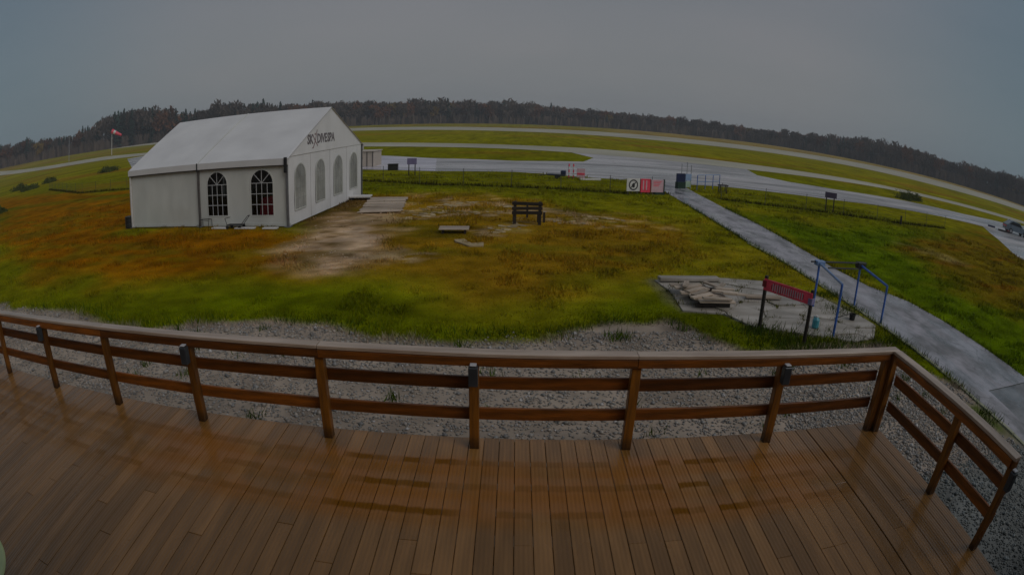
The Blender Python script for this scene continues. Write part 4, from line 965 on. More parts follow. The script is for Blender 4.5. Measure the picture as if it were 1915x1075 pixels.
for c_ in seeds:
    po = list(slab_poly)
    for q in seeds:
        if q is c_ or not po: continue
        d_ = Vector((c_[0]-q[0], c_[1]-q[1])); L_ = d_.length; d_ /= L_; g_ = random.uniform(0.002, 0.010)
        po = clip_line(po, (c_[0]+q[0])/2+d_.x*g_, (c_[1]+q[1])/2+d_.y*g_, d_.x, d_.y)
    if len(po) < 3: continue
    joints += [(po[k][0]+(po[(k+1) % len(po)][0]-po[k][0])*f_, po[k][1]+(po[(k+1) % len(po)][1]-po[k][1])*f_) for k in range(len(po)) for f_ in (0.0, 0.17, 0.33, 0.5, 0.67, 0.83) if random.random() < 0.22]
    if random.random() < 0.02: joints += [(c_[0]+random.gauss(0, .25), c_[1]+random.gauss(0, .25)) for _ in range(40)]; continue
    c = np.mean(po, 0)
    MB().prism([((x-c[0])*0.985, (y-c[1])*0.985) for x, y in po], -0.05, 0.035+random.uniform(0, 0.035)).build('slab', M['slab'], pt, (c[0], c[1], 0), (random.uniform(-.012, .012), random.uniform(-.012, .012), 0))
jp = np.repeat(np.array(joints), 9, 0); jp = jp+RNG.normal(0, 0.05, jp.shape)
C = np.array((0.10, 0.10, 0.006))[None]*RNG.uniform(0.4, 1.5, (len(jp), 1))
blades('joint_grass', jp, RNG.uniform(0.06, 0.15, len(jp)), RNG.uniform(0.012, 0.03, len(jp)), C, M['grass'], 0.4)
hp = thing('board_heap', 'heap of grey weathered boards dumped on the slab patio', 'boards', (5.02, 13.75, 0.1))
wood_ = {}
def loose(parent, L_, w_, x, y, z, rz, tilt=0.0):
    if (L_, w_) not in wood_: wood_[L_, w_] = MB().box(-L_/2, L_/2, -w_/2, w_/2, -0.022, 0.022, 0.005).mesh('board', M['board_grey'])
    return place('board', wood_[L_, w_], None, parent, (x, y, z), (0, tilt, rz))
for y in (-0.62, 0.05, 0.62): MB().box(-0.52, 0.42, y-0.05, y+0.05, -0.03, 0.10, 0.006).build('bearer', M['dark_wood'], hp)
for i in range(7):
    if i == 4: continue
    loose(hp, 0.98, 0.2, -0.08+random.uniform(-.14, .14)-0.03*i, -0.68+i*0.225, 0.125, 0.03+random.uniform(-.06, .06))
for i in range(4): loose(hp, 0.7, 0.15, -0.28+random.uniform(-.1, .1), -0.4+i*0.27, 0.172, 0.5+random.uniform(-.3, .3), random.uniform(-.05, .05))
for (x, y, rz, L_) in ((0.40, -0.2, -0.5, 0.7), (0.5, 0.1, 0.2, 0.6), (0.3, 0.35, -0.9, 0.7), (-0.5, 0.45, 1.2, 0.6), (0.62, -0.35, 0.05, 0.7), (0.0, -0.76, 0.02, 0.8), (0.50, 0.40, 0.9, 0.5)):
    loose(hp, L_, 0.14, x, y, 0.225+random.uniform(-.012, .012), rz, random.uniform(-.08, .08))
tag(MB().box(-0.95, 0.95, -0.13, 0.13, 0, 0.10, 0.01).build('concrete_beam', M['slab'], None, (5.03, 15.52, 0.075), (0, 0, 0.10)), 'long pale concrete beam lying behind the board heap', 'beam')
tag(MB().box(-0.55, 0.55, -0.10, 0.10, 0, 0.07, 0.01).build('timber_offcut', M['board_grey'], None, (6.75, 13.9, 0.09), (0, 0, -0.06)), 'single grey timber on the slabs right of the board heap', 'timber')
t = thing('water_bottle', 'small teal plastic can on the slabs behind the right sign post', 'can', (7.27, 11.62, 0.075))
MB().lathe([(0.085, 0), (0.095, 0.02), (0.095, 0.20), (0.05, 0.26), (0.035, 0.265)], 14).build('body', M['teal'], t, smooth=False)
MB().lathe([(0.04, 0.262), (0.04, 0.30), (0.0001, 0.301)], 10).build('cap', M['white_paint'], t)
MB().box(-0.012, 0.012, 0.05, 0.135, 0.12, 0.25, 0.004).build('handle', M['teal'], t)
t = thing('rubber_bucket', 'small black bucket at the slab edge beside the blue frame', 'bucket', (8.86, 12.22, 0.07))
MB().lathe([(0.08, 0), (0.10, 0.15), (0.11, 0.155), (0.097, 0.16), (0.07, 0.03), (0.0001, 0.025)], 16).build('body', M['rubber'], t)
MB().path([(-0.105, 0, 0.145), (-0.28, 0, 0.12), (-0.62, 0.02, 0.02)], 0.012).build('handle', M['rubber'], t)

# red board sign on two dark posts
p0 = np.array((5.67, 11.62)); p1 = np.array((6.38, 10.56)); dv = p1-p0; Ls = float(np.linalg.norm(dv)); a_ = math.atan2(dv[1], dv[0])
t = thing('red_board_sign', 'faded red board sign on two black posts in front of the slabs', 'sign', (float(p0[0]), float(p0[1]), 0), a_)
for x in (0, Ls): MB().box(x-0.035, x+0.035, -0.035, 0.035, -0.2, 1.30, 0.005).build('post', M['dark_wood'], t)
bd = MB().box(-0.02, Ls+0.03, -0.062, -0.038, 0.98, 1.24, 0.004).build('board', M['red_paint'], t)
m_ = MB()
for i in range(15):
    x = 0.20+i*0.062; h = random.choice((0.06, 0.09, 0.11)); m_.box(x, x+random.choice((0.012, 0.02)), -0.0650, -0.0622, 1.11-h, 1.11+h*0.8)
m_.build('faded_lettering', M['red_dark'], bd)
m_ = MB()
for i in range(14):
    x = 0.235+i*0.062; h = random.choice((0.08, 0.09, 0.10)); m_.box(x, x+0.026, -0.0650, -0.0622, 1.11-h, 1.11+h*0.8)
tag(m_.build('pale_lettering', M['pink_paint'], bd), kind='stuff')
MB().box(Ls-0.055, Ls+0.055, -0.075, 0.07, 0.98, 1.12, 0.006).build('bracket', M['lilac'], t)
MB().box(-0.055, 0.055, -0.075, 0.07, 1.05, 1.2, 0.006).build('bracket', M['red_dark'], t)

# blue tubular frame by the path
fb = [(7.56, 11.12), (9.86, 12.06), (9.84, 13.60), (8.15, 13.35)]
t = thing('tubular_rack', 'blue tubular steel rack with four legs beside the path', 'frame', (0, 0, 0))
tz = (1.30, 1.05, 1.22, 1.26)
for (x, y), z, m_n in zip(fb, tz, ('blue_steel', 'blue_steel', 'blue_steel', 'blue_steel')):
    MB().tube((x, y, 0), (x, y, z), 0.032, n=10).build('leg', M[m_n], t)
for (i, j) in ((3, 0), (2, 1)):
    MB().tube((*fb[i], tz[i]), (*fb[j], tz[j]), 0.034, n=10).build('top_bar', M['blue_light' if i == 3 else 'blue_steel'], t)
a, b = np.array(fb[3]), np.array(fb[2])
MB().tube((a[0]-0.28, a[1], 1.29), (b[0]+0.25, b[1]+0.04, 1.27), 0.024, n=8).build('cross_bar', M['black_metal'], t)
MB().tube((a[0]+0.25, a[1]-0.12, 1.17), (b[0], b[1]-0.10, 1.13), 0.022, n=8).build('cross_bar', M['black_metal'], t)
MB().box(8.02, 8.30, 13.25, 13.45, 1.20, 1.33, 0.01).build('joint_plate', M['blue_light'], t)
MB().box(9.70, 10.0, 13.5, 13.7, 1.13, 1.30, 0.01).build('joint_plate', M['black_metal'], t)

# ------------------------------------------------------------------ fences
def fence(pts, label, gap=3.05, h=1.12):
    t = thing('wire_fence', label, 'fence', (0, 0, 0)); pm_ = MB().tube((0, 0, -0.1), (0, 0, h), 0.018, n=6).mesh('post', M['wire'])
    acc = 0.0; nxt = 0.0; wires = MB()
    for a, b in zip(pts[:-1], pts[1:]):
        a, b = np.array(a, float), np.array(b, float); L_ = np.linalg.norm(b-a)
        while nxt <= acc+L_:
            p = a+(b-a)*(nxt-acc)/L_; place('post', pm_, None, t, (p[0], p[1], 0), (random.uniform(-.02, .02), random.uniform(-.02, .02), 0)); nxt += gap
        acc += L_
        for z in (0.03, 0.28, 0.53, 0.78, 1.05): wires.tube((*a, z), (*b, z), 0.0045 if z < 1 else 0.007, n=3, cap=False)
        k_ = int(L_/0.16); dn = (b-a)/L_
        for i in range(k_):
            p = a+dn*i*0.16; wires.tube((p[0], p[1], 0.03), (p[0], p[1], 1.05), 0.0025, n=3, cap=False)
    tag(wires.build('wire_mesh', M['wire'], t), kind='stuff')
    return t
fl = [(-66, 57), (-45.4, 44.9), (-35.2, 43.0), (-21, 41.4), (-11, 39.8), (-5.19, 37.05), (0.93, 36.11), (6.8, 35.5), (10.0, 36.9)]
fr_ = [(13.4, 35.9), (16.7, 34.9), (20.7, 34.2), (27.2, 33.3), (34.5, 34.4)]
fence(fl, 'black wire fence across the lawn from behind the marquee to the path gate')
fence(fr_, 'black wire fence running right from the path gate')
wp = []
for line in (fl, fr_):
    for a, b in zip(line[:-1], line[1:]):
        a, b = np.array(a), np.array(b); L_ = np.linalg.norm(b-a); k_ = int(L_*70); f_ = RNG.random(k_)
        wp.append(a+(b-a)*f_[:, None]+RNG.normal(0, 0.12, (k_, 2)))
wp = np.concatenate(wp)
C = np.array((0.05, 0.045, 0.006))[None]*RNG.uniform(0.4, 1.6, (len(wp), 1))
blades('fence_weeds', wp, RNG.uniform(0.08, 0.30, len(wp)), RNG.uniform(0.03, 0.08, len(wp)), C, M['grass'], 0.3)

# ------------------------------------------------------------------ gate: signs, bins, posts
a_ = math.atan2(36.43-35.42, 9.54-6.82)
def panel_sign(name, label, off, wd_, m, trim=None, z0=0.20, z1=1.0):
    t = thing(name, label, 'sign', (6.82+off*math.cos(a_), 35.42+off*math.sin(a_)-0.15, 0), a_)
    pn = MB().box(0.01, wd_-0.01, -0.02, 0.02, z0, z1, 0.004).build('panel', M[m], t)
    for x in (0.12, wd_-0.17): MB().box(x, x+0.05, 0.021, 0.07, -0.1, z1-0.05).build('post', M['trim_dark'], t)
    return t, pn
t, pn = panel_sign('warning_sign', 'white sign with a barred black ring left of the path gate', 0.0, 0.98, 'white_paint')
m_ = MB(); n_ = 28
for i in range(n_):
    q0, q1 = 2*PI*i/n_, 2*PI*(i+1)/n_; c0 = (0.49, 0.60)
    ring = [(c0[0]+r_*math.cos(q), c0[1]+r_*math.sin(q)) for r_, q in ((0.26, q0), (0.34, q0), (0.34, q1), (0.26, q1))]
    m_.add([(x, -0.0225, z) for x, z in ring], [(0, 1, 2, 3)])
m_.add([(x, -0.0235, z) for x, z in ((0.29, 0.44), (0.34, 0.40), (0.69, 0.76), (0.64, 0.80))], [(0, 1, 2, 3)])
m_.build('barred_ring', M['black_print'], pn)
m_ = MB()
m_.add([(0.49+0.13*math.cos(2*PI*i/10)*(1 if i % 2 else 0.75), -0.0230, 0.57+0.15*math.sin(2*PI*i/10)) for i in range(10)], [tuple(range(10))])
m_.build('pictogram', M['black_print'], pn)
t, pn = panel_sign('notice_sign', 'red sign between the barred ring sign and the pink sign', 0.99, 0.82, 'red_paint', z0=0.14)
m_ = MB()
for x in (0.20, 0.44): m_.add([(x, -0.0225, 0.3), (x+0.09, -0.0225, 0.3), (x+0.09, -0.0225, 0.9), (x, -0.0225, 0.9)], [(0, 1, 2, 3)])
m_.build('faded_print', M['pink_paint'], pn)
for x in (0.0, 0.76): MB().box(x, x+0.06, -0.026, 0.026, 0.15, 0.99).build('edge_strip', M['red_dark'], pn)
t, pn = panel_sign('notice_sign', 'faded pink and white sign next to the gate opening', 1.84, 1.02, 'pink_paint', z0=0.16, z1=0.96)
m_ = MB()
for k_, z in enumerate((0.84, 0.74, 0.64, 0.54)): m_.add([(x, -0.0225, q) for x, q in ((0.16, z), (0.80-0.07*k_, z), (0.80-0.07*k_, z+0.04), (0.16, z+0.04))], [(0, 1, 2, 3)])
m_.build('faded_print', M['red_paint'], pn)
MB().box(0.96, 1.04, -0.05, 0.05, 0.0, 1.0, 0.004).build('end_post', M['green_dark'], t)
MB().box(0.30, 0.95, -0.03, 0.03, 0.0, 0.15, 0.004).build('foot_board', M['green_dark'], t)

def wheelie(x, y, rz, label, lid, body):
    t = thing('wheeled_bin', label, 'bin', (x, y, 0), rz)
    m_ = MB(); m_.add([(-.24, -.27, .06), (.24, -.27, .06), (.24, .27, .06), (-.24, .27, .06), (-.30, -.36, .98), (.30, -.36, .98), (.30, .36, .98), (-.30, .36, .98)],
                      [(3, 2, 1, 0), (4, 5, 6, 7), (0, 1, 5, 4), (1, 2, 6, 5), (2, 3, 7, 6), (3, 0, 4, 7)]); m_.build('body', M[body], t)
    MB().box(-.32, .32, -.39, .39, 0.981, 1.05, 0.02).build('lid', M[lid], t)
    MB().tube((-.24, .40, .96), (.24, .40, .96), 0.02).build('handle', M[lid], t)
    for s in (-1, 1): MB().tube((s*.20, .25, .10), (s*.26, .25, .10), 0.10, n=12).build('wheel', M['rubber'], t)
    return t
t = thing('notice_board', 'navy board on a dark green stand at the path gate', 'board', (11.52, 40.55, 0), 0.5)
MB().box(0, 0.90, -0.03, 0.03, 0.50, 1.12, 0.006).build('panel', M['navy'], t)
MB().box(0.05, 0.85, -0.16, 0.16, 0.0, 0.499, 0.01).build('stand', M['green_dark'], t)
t = thing('notice_board', 'light blue board over a pale green panel at the path gate', 'board', (12.36, 41.02, 0), 0.5)
MB().box(0, 0.62, -0.02, 0.02, 0.60, 1.10, 0.005).build('panel', M['pale_blue'], t)
MB().box(0.04, 0.56, -0.02, 0.02, 0.12, 0.55, 0.005).build('lower_panel', M['pale_green'], t)
for x in (0.02, 0.55): MB().box(x, x+0.05, 0.021, 0.06, -0.1, 1.10).build('post', M['pole_grey'], t)
for k_, (x, y, h, lb) in enumerate(((12.05, 41.05, 1.78, 'thin pale pole behind the navy gate board'), (12.55, 41.35, 1.92, 'tallest thin pale pole behind the light blue board'), (12.95, 41.55, 1.70, 'thin pale pole right of the light blue board'))):
    t = thing('gate_pole', lb, 'pole', (x, y, 0), 0, 'pale poles at the path gate')
    MB().tube((0, 0, -.1), (0, 0, h), 0.03, n=8).build('shaft', M['pole_grey'], t); MB().lathe([(0.04, h), (0.04, h+0.03), (0.0001, h+0.05)], 8).build('cap', M['pole_grey'], t)
t = thing('tube_barrier', 'blue tubular barrier right of the path gate boards', 'barrier', (13.2, 40.7, 0), 0.72)
for x in (0, 1.2, 2.4, 3.5): MB().tube((x, 0, -.1), (x, 0, 1.10), 0.03, n=8).build('upright', M['blue_steel'], t)
for z in (1.10, 0.60): MB().tube((0, 0, z), (3.5, 0, z), 0.026, n=8).build('bar', M['blue_light'], t)
t = thing('side_table', 'small dark table standing in the grass right of the gate', 'table', (15.0, 39.95, 0), 0.1)
MB().box(-0.36, 0.36, -0.22, 0.22, 0.56, 0.63, 0.008).build('tabletop', M['dark_wood'], t)
for x in (-0.3, 0.24):
    for y in (-0.17, 0.12): MB().box(x, x+0.06, y, y+0.05, 0, 0.559).build('leg', M['dark_wood'], t)
# red and white markers and a low trailer at the apron edge
for k_, (x, y, lb) in enumerate(((3.98, 43.45, 'left red and white striped marker post at the apron edge'), (4.32, 43.5, 'right red and white striped marker post at the apron edge'))):
    t = thing('marker_post', lb, 'marker', (x, y, 0), 0, 'striped marker posts at the apron edge')
    for i in range(5): MB().tube((0, 0, i*0.22), (0, 0, (i+1)*0.22), 0.05, n=10).build('band', M['red_paint' if i % 2 == 0 else 'white_paint'], t)
    MB().box(-.14, .14, -.14, .14, 0, 0.05, 0.01).build('foot', M['rubber'], t)
t = thing('leaning_board', 'faded pink board leaning beside the striped marker posts', 'panel', (4.55, 43.3, 0), 0.05)
MB().box(0, 0.62, -0.02, 0.02, 0.06, 0.78, 0.005).build('face', M['pink_paint'], t); MB().box(0.02, 0.6, -0.024, 0.024, 0.30, 0.45, 0.002).build('stripe', M['red_paint'], t)
t = thing('low_trailer', 'low dark trailer parked left of the striped markers', 'trailer', (3.1, 42.9, 0), -0.2)
MB().box(-0.75, 0.6, -0.4, 0.4, 0.22, 0.34, 0.02).build('bed', M['fitting'], t); MB().box(0.25, 0.6, -0.3, 0.3, 0.341, 0.62, 0.03).build('load', M['navy'], t)
for s in (-1, 1): MB().tube((0, s*.42, .16), (0, s*.50, .16), 0.16, n=12).build('wheel', M['rubber'], t)
MB().tube((-0.75, 0, 0.27), (-1.4, 0, 0.15), 0.025).build('drawbar', M['fitting'], t)
tag(MB().box(-0.85, 0.85, -0.11, 0.11, 0, 0.13, 0.015).build('kerb_block', M['white_paint'], None, (5.5, 42.75, 0), (0, 0, 0.3)), 'pale kerb block on the grass right of the striped markers', 'kerb block')

# shed and things left of the apron
t = thing('storage_shed', 'beige storage shed at the apron just right of the marquee', 'shed', (-14.1, 51.9, 0), -0.08)
MB().box(-3.2, 1.3, 0, 2.4, 0, 1.40, 0.01).build('wall', M['beige'], t)
MB().box(-3.3, 1.4, -0.1, 2.5, 1.401, 1.47, 0.01).build('roof', M['beige'], t)
MB().box(0.62, 0.70, -0.03, -0.001, 0.02, 1.39).build('corner_trim', M['trim_dark'], t); MB().box(1.18, 1.26, -0.03, -0.001, 0.02, 1.39).build('corner_trim', M['trim_dark'], t)
dr = MB().box(-0.75, 0.35, -0.035, -0.002, 0.03, 1.34, 0.005).build('door', M['beige'], t); MB().box(0.2, 0.26, -0.06, -0.036, 0.75, 0.85).build('handle', M['trim_dark'], dr)
for k_ in range(2): MB().box(-3.1+k_*1.1, -2.08+k_*1.1, -0.02, -0.002, 0.05, 1.37, 0.004).build('wall_panel', M['beige'], t)
t = thing('small_sign', 'lilac sign on two dark legs in the grass before the pale pad', 'sign', (-7.58, 42.6, 0), 0.0)
MB().box(-0.36, 0.36, -0.02, 0.02, 0.90, 1.36, 0.006).build('panel', M['lilac'], t)
for x in (-0.27, 0.2): MB().box(x, x+0.07, 0.021, 0.08, -0.1, 1.3).build('leg', M['dark_wood'], t)
t = thing('equipment_crate', 'small black crate on the grass edge near the beige shed', 'crate', (-10.15, 48.0, 0), 0.1)
MB().box(-0.42, 0.42, -0.3, 0.3, 0, 0.48, 0.02).build('body', M['black_plastic'], t); MB().box(-0.44, 0.44, -0.32, 0.32, 0.481, 0.54, 0.01).build('lid', M['black_plastic'], t)
# sign beyond the right lawn
t = thing('info_sign', 'dark purple sign on two posts beside the right taxiway', 'sign', (21.7, 34.95, 0), -0.35)
MB().box(-0.46, 0.46, -0.025, 0.025, 0.98, 1.36, 0.006).build('panel', M['purple'], t)
for x in (-0.36, 0.24): MB().box(x, x+0.08, 0.026, 0.10, -0.1, 1.32).build('post', M['dark_wood'], t)
tag(MB().tube((0, 0, -.1), (0, 0, 0.62), 0.10, 0.08, n=10).build('stump_post', M['dark_wood'], None, (27.5, 33.0, 0)), 'short thick dark post at the right end of the wire fence', 'post')
# car at the right edge
t = thing('parked_car', 'blue grey car parked on the apron at the right edge', 'car', (57.5, 41.4, 0), -0.5)
prof = [(-2.1, 0.35), (2.1, 0.35), (2.1, 0.78), (1.75, 0.92), (0.95, 0.98), (0.35, 1.46), (-1.1, 1.50), (-1.85, 1.02), (-2.1, 0.95)]
m_ = MB(); n_ = len(prof); m_.add([(x, -0.85, z) for x, z in prof]+[(x, 0.85, z) for x, z in prof], [tuple(range(n_)), tuple(reversed(range(n_, 2*n_)))]+[(i, n_+i, n_+(i+1) % n_, (i+1) % n_) for i in range(n_)]); m_.build('body', M['car'], t)
wn = [(0.78, 1.0), (0.28, 1.38), (-1.05, 1.42), (-1.6, 1.06)]
m_ = MB()
for s in (-1, 1): m_.add([(x, s*0.856, z) for x, z in wn], [(0, 1, 2, 3)])
m_.build('window', M['car_glass'], t)
for x in (-1.3, 1.35):
    for s in (-1, 1):
        wl = MB().tube((x, s*0.72, 0.32), (x, s*0.88, 0.32), 0.32, n=18).build('wheel', M['rubber'], t)
        MB().tube((x, s*0.881, 0.32), (x, s*0.89, 0.32), 0.19, n=12).build('rim', M['pole_grey'], wl)
for s in (-0.6, 0.6): MB().box(2.101, 2.13, s-0.18, s+0.18, 0.62, 0.76, 0.01).build('headlight', M['white_paint'], t)
MB().box(-2.13, -2.101, -0.7, 0.7, 0.66, 0.8, 0.01).build('tail_light', M['red_paint'], t)
t = thing('marker_board', 'low white and blue marker board left of the parked car', 'marker', (50.6, 41.2, 0), -0.3)
MB().box(-0.85, 0.85, -0.05, 0.05, 0.05, 0.24, 0.01).build('board', M['white_paint'], t); MB().box(-0.5, 0.75, -0.053, 0.053, 0.245, 0.44, 0.01).build('stripe', M['navy'], t)
t = thing('marker_board', 'low dark and red marker board between the blue marker and the car', 'marker', (54.2, 41.2, 0), -0.3)
MB().box(-1.3, 1.0, -0.05, 0.05, 0.02, 0.22, 0.01).build('board', M['black_plastic'], t); MB().box(0.4, 0.95, -0.053, 0.053, 0.225, 0.30, 0.01).build('stripe', M['red_dark'], t)

# windsock and mast
wx, wy = -182, 206; wz = float(rise(np.array([wx]), np.array([wy]))[0])
t = thing('windsock', 'red and white windsock on a white pole left of the marquee', 'windsock', (wx, wy, wz))
MB().tube((0, 0, 0), (0, 0, 11.4), 0.18, 0.12, n=10).build('pole', M['white_paint'], t)
dirv = Vector((0.80, 0.35, -0.42)).normalized(); top = Vector((0, 0, 11.1))
for i in range(5):
    a, b = top+dirv*(i*1.25), top+dirv*((i+1)*1.25); MB().tube(a, b, 1.15-0.13*i, 1.15-0.13*(i+1), n=12, cap=False).build('sock_band', M['red_paint' if i != 1 else 'white_paint'], t)
t = thing('lamp_mast', 'thin grey mast before the dark wood on the far left', 'mast', (-216, 204, float(rise(np.array([-216.0]), np.array([204.0]))[0])))
MB().tube((0, 0, 0), (0, 0, 12.4), 0.2, 0.12, n=8).build('shaft', M['pole_grey'], t); MB().box(-1.2, 1.2, -0.15, 0.15, 12.4, 12.6).build('crossarm', M['pole_grey'], t)

# ------------------------------------------------------------------ shrubs
def leaf_clump(n_, rx, ry, rz, size, seed):
    rg = np.random.default_rng(seed)
    d_ = rg.normal(0, 1, (n_, 3)); d_ /= np.linalg.norm(d_, axis=1, keepdims=True); r_ = rg.uniform(0.45, 1.0, (n_, 1))
    lob = 1+0.28*np.sin(d_[:, :1]*4+seed)*np.cos(d_[:, 1:2]*5+seed)
    C_ = d_*r_*lob*np.array([rx, ry, rz]); C_[:, 2] = np.abs(C_[:, 2])
    a = rg.normal(0, 1, (n_, 3)); a /= np.linalg.norm(a, axis=1, keepdims=True); b = np.cross(a, d_); b /= np.linalg.norm(b, axis=1, keepdims=True)+1e-9
    s = size*rg.uniform(0.6, 1.3, (n_, 1))
    V_ = np.stack([C_-a*s, C_+b*s*0.8, C_+a*s, C_-b*s*0.8], 1).reshape(-1, 3)
    return V_, np.arange(4*n_).reshape(-1, 4)
def shrub(x, y, rx, rz_, label, group, seed, size=0.16, z0=0):
    t = thing('shrub', label, 'shrub', (x, y, z0), 0, group)
    V_, F_ = leaf_clump(900, rx, rx*0.8, rz_, size*0.6, seed)
    place('foliage', np_mesh('foliage', V_, F_, M['shrub']), None, t)
    m_ = MB()
    for i in range(4): m_.tube((0.1*i-0.15, 0, 0), (random.uniform(-rx, rx)*0.5, random.uniform(-rx, rx)*.4, rz_*0.7), 0.04, 0.015, n=5)
    m_.build('stem', M['bark'], t)
shrub(48.5, 57.5, 1.9, 1.25, 'dark low shrub at the taxiway edge far right, left of its pair', 'shrubs at the right taxiway edge', 1)
shrub(51.5, 58.9, 1.6, 1.0, 'dark low shrub at the taxiway edge far right, right of its pair', 'shrubs at the right taxiway edge', 2)
for k_, (x, y, rx, rz_, lb) in enumerate(((-96, 72, 3.0, 1.3, 'low shrub in the rough grass at the far left edge'), (-88, 76, 2.4, 1.1, 'low shrub in the rough grass before the pale taxiway on the left'), (-84, 66, 3.4, 1.0, 'widest low shrub in the rough grass on the left'), (-56, 37.5, 1.6, 0.7, 'small shrub in the grass at the left edge'), (-70, 78, 2.6, 1.0, 'low shrub in the green grass halfway to the marquee'))):
    shrub(x, y, rx, rz_, lb, 'shrubs in the rough grass on the left', 10+k_, 0.25)

# ------------------------------------------------------------------ the woods round the airfield
SKY = [(-75, 2.9), (-55.9, 2.91), (-54.6, 2.49), (-53.6, 2.75), (-52.1, 3.02), (-51.5, 2.33), (-49.8, 2.42), (-47.8, 2.22), (-46.2, 2.08), (-44.9, 2.6), (-43.4, 2.61), (-42.1, 3.33), (-39.6, 3.54), (-38.3, 3.67), (-37.3, 3.31), (-36.2, 3.23),
       (-34.9, 3.16), (-33.6, 2.42), (-31.8, 2.26), (-30.7, 2.35), (-29.8, 3.0), (-28.2, 2.68), (-26.9, 2.51), (-25.7, 2.57), (-21.4, 2.14), (-16.5, 2.14), (-10.7, 1.9), (-7.6, 1.96), (-3.4, 1.85), (-0.4, 1.8), (3.8, 1.62), (5.9, 1.35), (7.9, 1.35),
       (12.1, 1.28), (17.4, 1.25), (22.8, 1.08), (24.7, 1.1), (30.1, 1.5), (33.3, 1.72), (35.7, 1.8), (38.7, 1.94), (41.5, 1.9), (43.1, 1.7), (45.8, 1.74), (49.1, 1.96), (52.7, 2.1), (54.6, 2.13), (75, 2.2)]
def wood_dist(az): return float(np.interp(az, [-75, -45, -30, -15, 10, 25, 40, 75], [520, 452, 450, 500, 560, 560, 480, 440]))
def spruce_arrays(seed, dens=26):
    rg = np.random.default_rng(seed); Vs = []; k_ = 0
    for i in range(dens):
        z = 0.10+0.90*i/dens; r_ = 0.19*(1-(z-0.1)/0.9)**0.85+0.012
        for q in range(9):
            a = rg.uniform(0, 2*PI); l_ = r_*rg.uniform(0.65, 1.25); c, s = math.cos(a), math.sin(a); wd_ = 0.03*rg.uniform(.7, 1.4)+0.25*l_
            Vs += [(0, 0, z+0.015), (c*l_*.7-s*wd_*.5, s*l_*.7+c*wd_*.5, z-0.03*rg.uniform(.4, 1.2)), (c*l_, s*l_, z-0.05*rg.uniform(.4, 1.4)), (c*l_*.7+s*wd_*.5, s*l_*.7-c*wd_*.5, z-0.03)]
    V_ = np.array(Vs); return V_, np.arange(len(V_)).reshape(-1, 4)
def broad_arrays(seed, n_=240, leaf=0.045, thin=1.0):
    rg = np.random.default_rng(seed)
    lobes = [(rg.uniform(-.14, .14), rg.uniform(-.14, .14), rg.uniform(.42, .82), rg.uniform(.12, .21)) for _ in range(7)]
    Vs = []
    for i in range(n_):
        lx, ly, lz, lr = lobes[rg.integers(7)]; d_ = rg.normal(0, 1, 3); d_ /= np.linalg.norm(d_)
        c = np.array((lx, ly, lz))+d_*lr*rg.uniform(.4, 1.05)*np.array((1, 1, 0.95))
        up = np.array((rg.normal(0, .5), rg.normal(0, .5), 1.0)); up /= np.linalg.norm(up); sd = np.cross(up, rg.normal(0, 1, 3)); sd /= np.linalg.norm(sd)
        s = leaf*rg.uniform(.6, 1.4)
        Vs += [c-up*s, c+sd*s*0.55*thin, c+up*s*1.3, c-sd*s*0.55*thin]
    V_ = np.array(Vs); return V_, np.arange(len(V_)).reshape(-1, 4)
protos = {}
for nm, fn, args, mt in (('s0', spruce_arrays, (1,), 'spruce'), ('s1', spruce_arrays, (2, 22), 'spruce'), ('b0', broad_arrays, (3, 380, .05, .8), 'bare'), ('b1', broad_arrays, (4, 330, .05, .7), 'bare'),
                         ('b2', broad_arrays, (5, 360, .055, .7), 'bare'), ('r0', broad_arrays, (6, 330), 'rust'), ('g0', broad_arrays, (7, 330), 'gold')):
    A_ = fn(*args); protos[nm] = (A_, np_mesh('crown', A_[0], A_[1], M[mt]), mt)
m_ = MB(); m_.tube((0, 0, 0), (0.005, 0, 0.5), 0.014, 0.009, n=6); m_.tube((0.005, 0, 0.5), (0, 0.005, 0.93), 0.009, 0.002, n=6); trunk_s = m_.mesh('trunk', M['bark'])
m_ = MB(); m_.tube((0, 0, 0), (0.01, 0, 0.42), 0.016, 0.011, n=6)
for i in range(7):
    a = 2*PI*i/7+0.3; m_.tube((0.01, 0, 0.34+0.03*i), (0.17*math.cos(a), 0.17*math.sin(a), 0.62+0.05*(i % 4)), 0.008, 0.002, n=5)
trunk_b = m_.mesh('trunk', M['bark'])
KIND = {'s': ('spruce_tree', 'dark narrow spruce'), 'b': ('bare_tree', 'bare grey brown tree'), 'r': ('rust_tree', 'rust brown leaved tree'), 'g': ('golden_tree', 'golden leaved tree')}
def sector(az):
    return ('in the wood on the far left horizon' if az < -44 else 'in the wood between windsock and marquee' if az < -32.5 else 'in the wood rising behind the marquee roof' if az < -17.5 else
            'in the far wood right of the marquee' if az < -2 else 'in the far wood above the bench' if az < 8 else 'in the hazy wood beyond the path gate' if az < 26 else 'in the wood on the right horizon' if az < 43 else 'in the dark wood at the right edge')
def choose(az, rg):
    if -43 < az < -34: p = dict(s0=.38, s1=.32, b0=.12, b1=.10, r0=.06, g0=.02)
    elif az < -33: p = dict(s0=.3, s1=.25, b0=.15, b1=.12, r0=.13, g0=.05)
    elif az < -22: p = dict(s0=.25, s1=.2, b0=.25, b1=.25, r0=.05)
    elif az < 6: p = dict(s0=.05, s1=.03, b0=.27, b1=.25, b2=.12, r0=.25, g0=.08)
    elif az < 30: p = dict(s0=.07, s1=.04, b0=.26, b1=.24, b2=.2, r0=.14, g0=.03)
    else: p = dict(s0=.16, s1=.09, b0=.25, b1=.24, b2=.17, r0=.16, g0=.04)
    return rg.choices(list(p), list(p.values()))[0]
rg = random.Random(5)
az = -64.0; cnt = 0
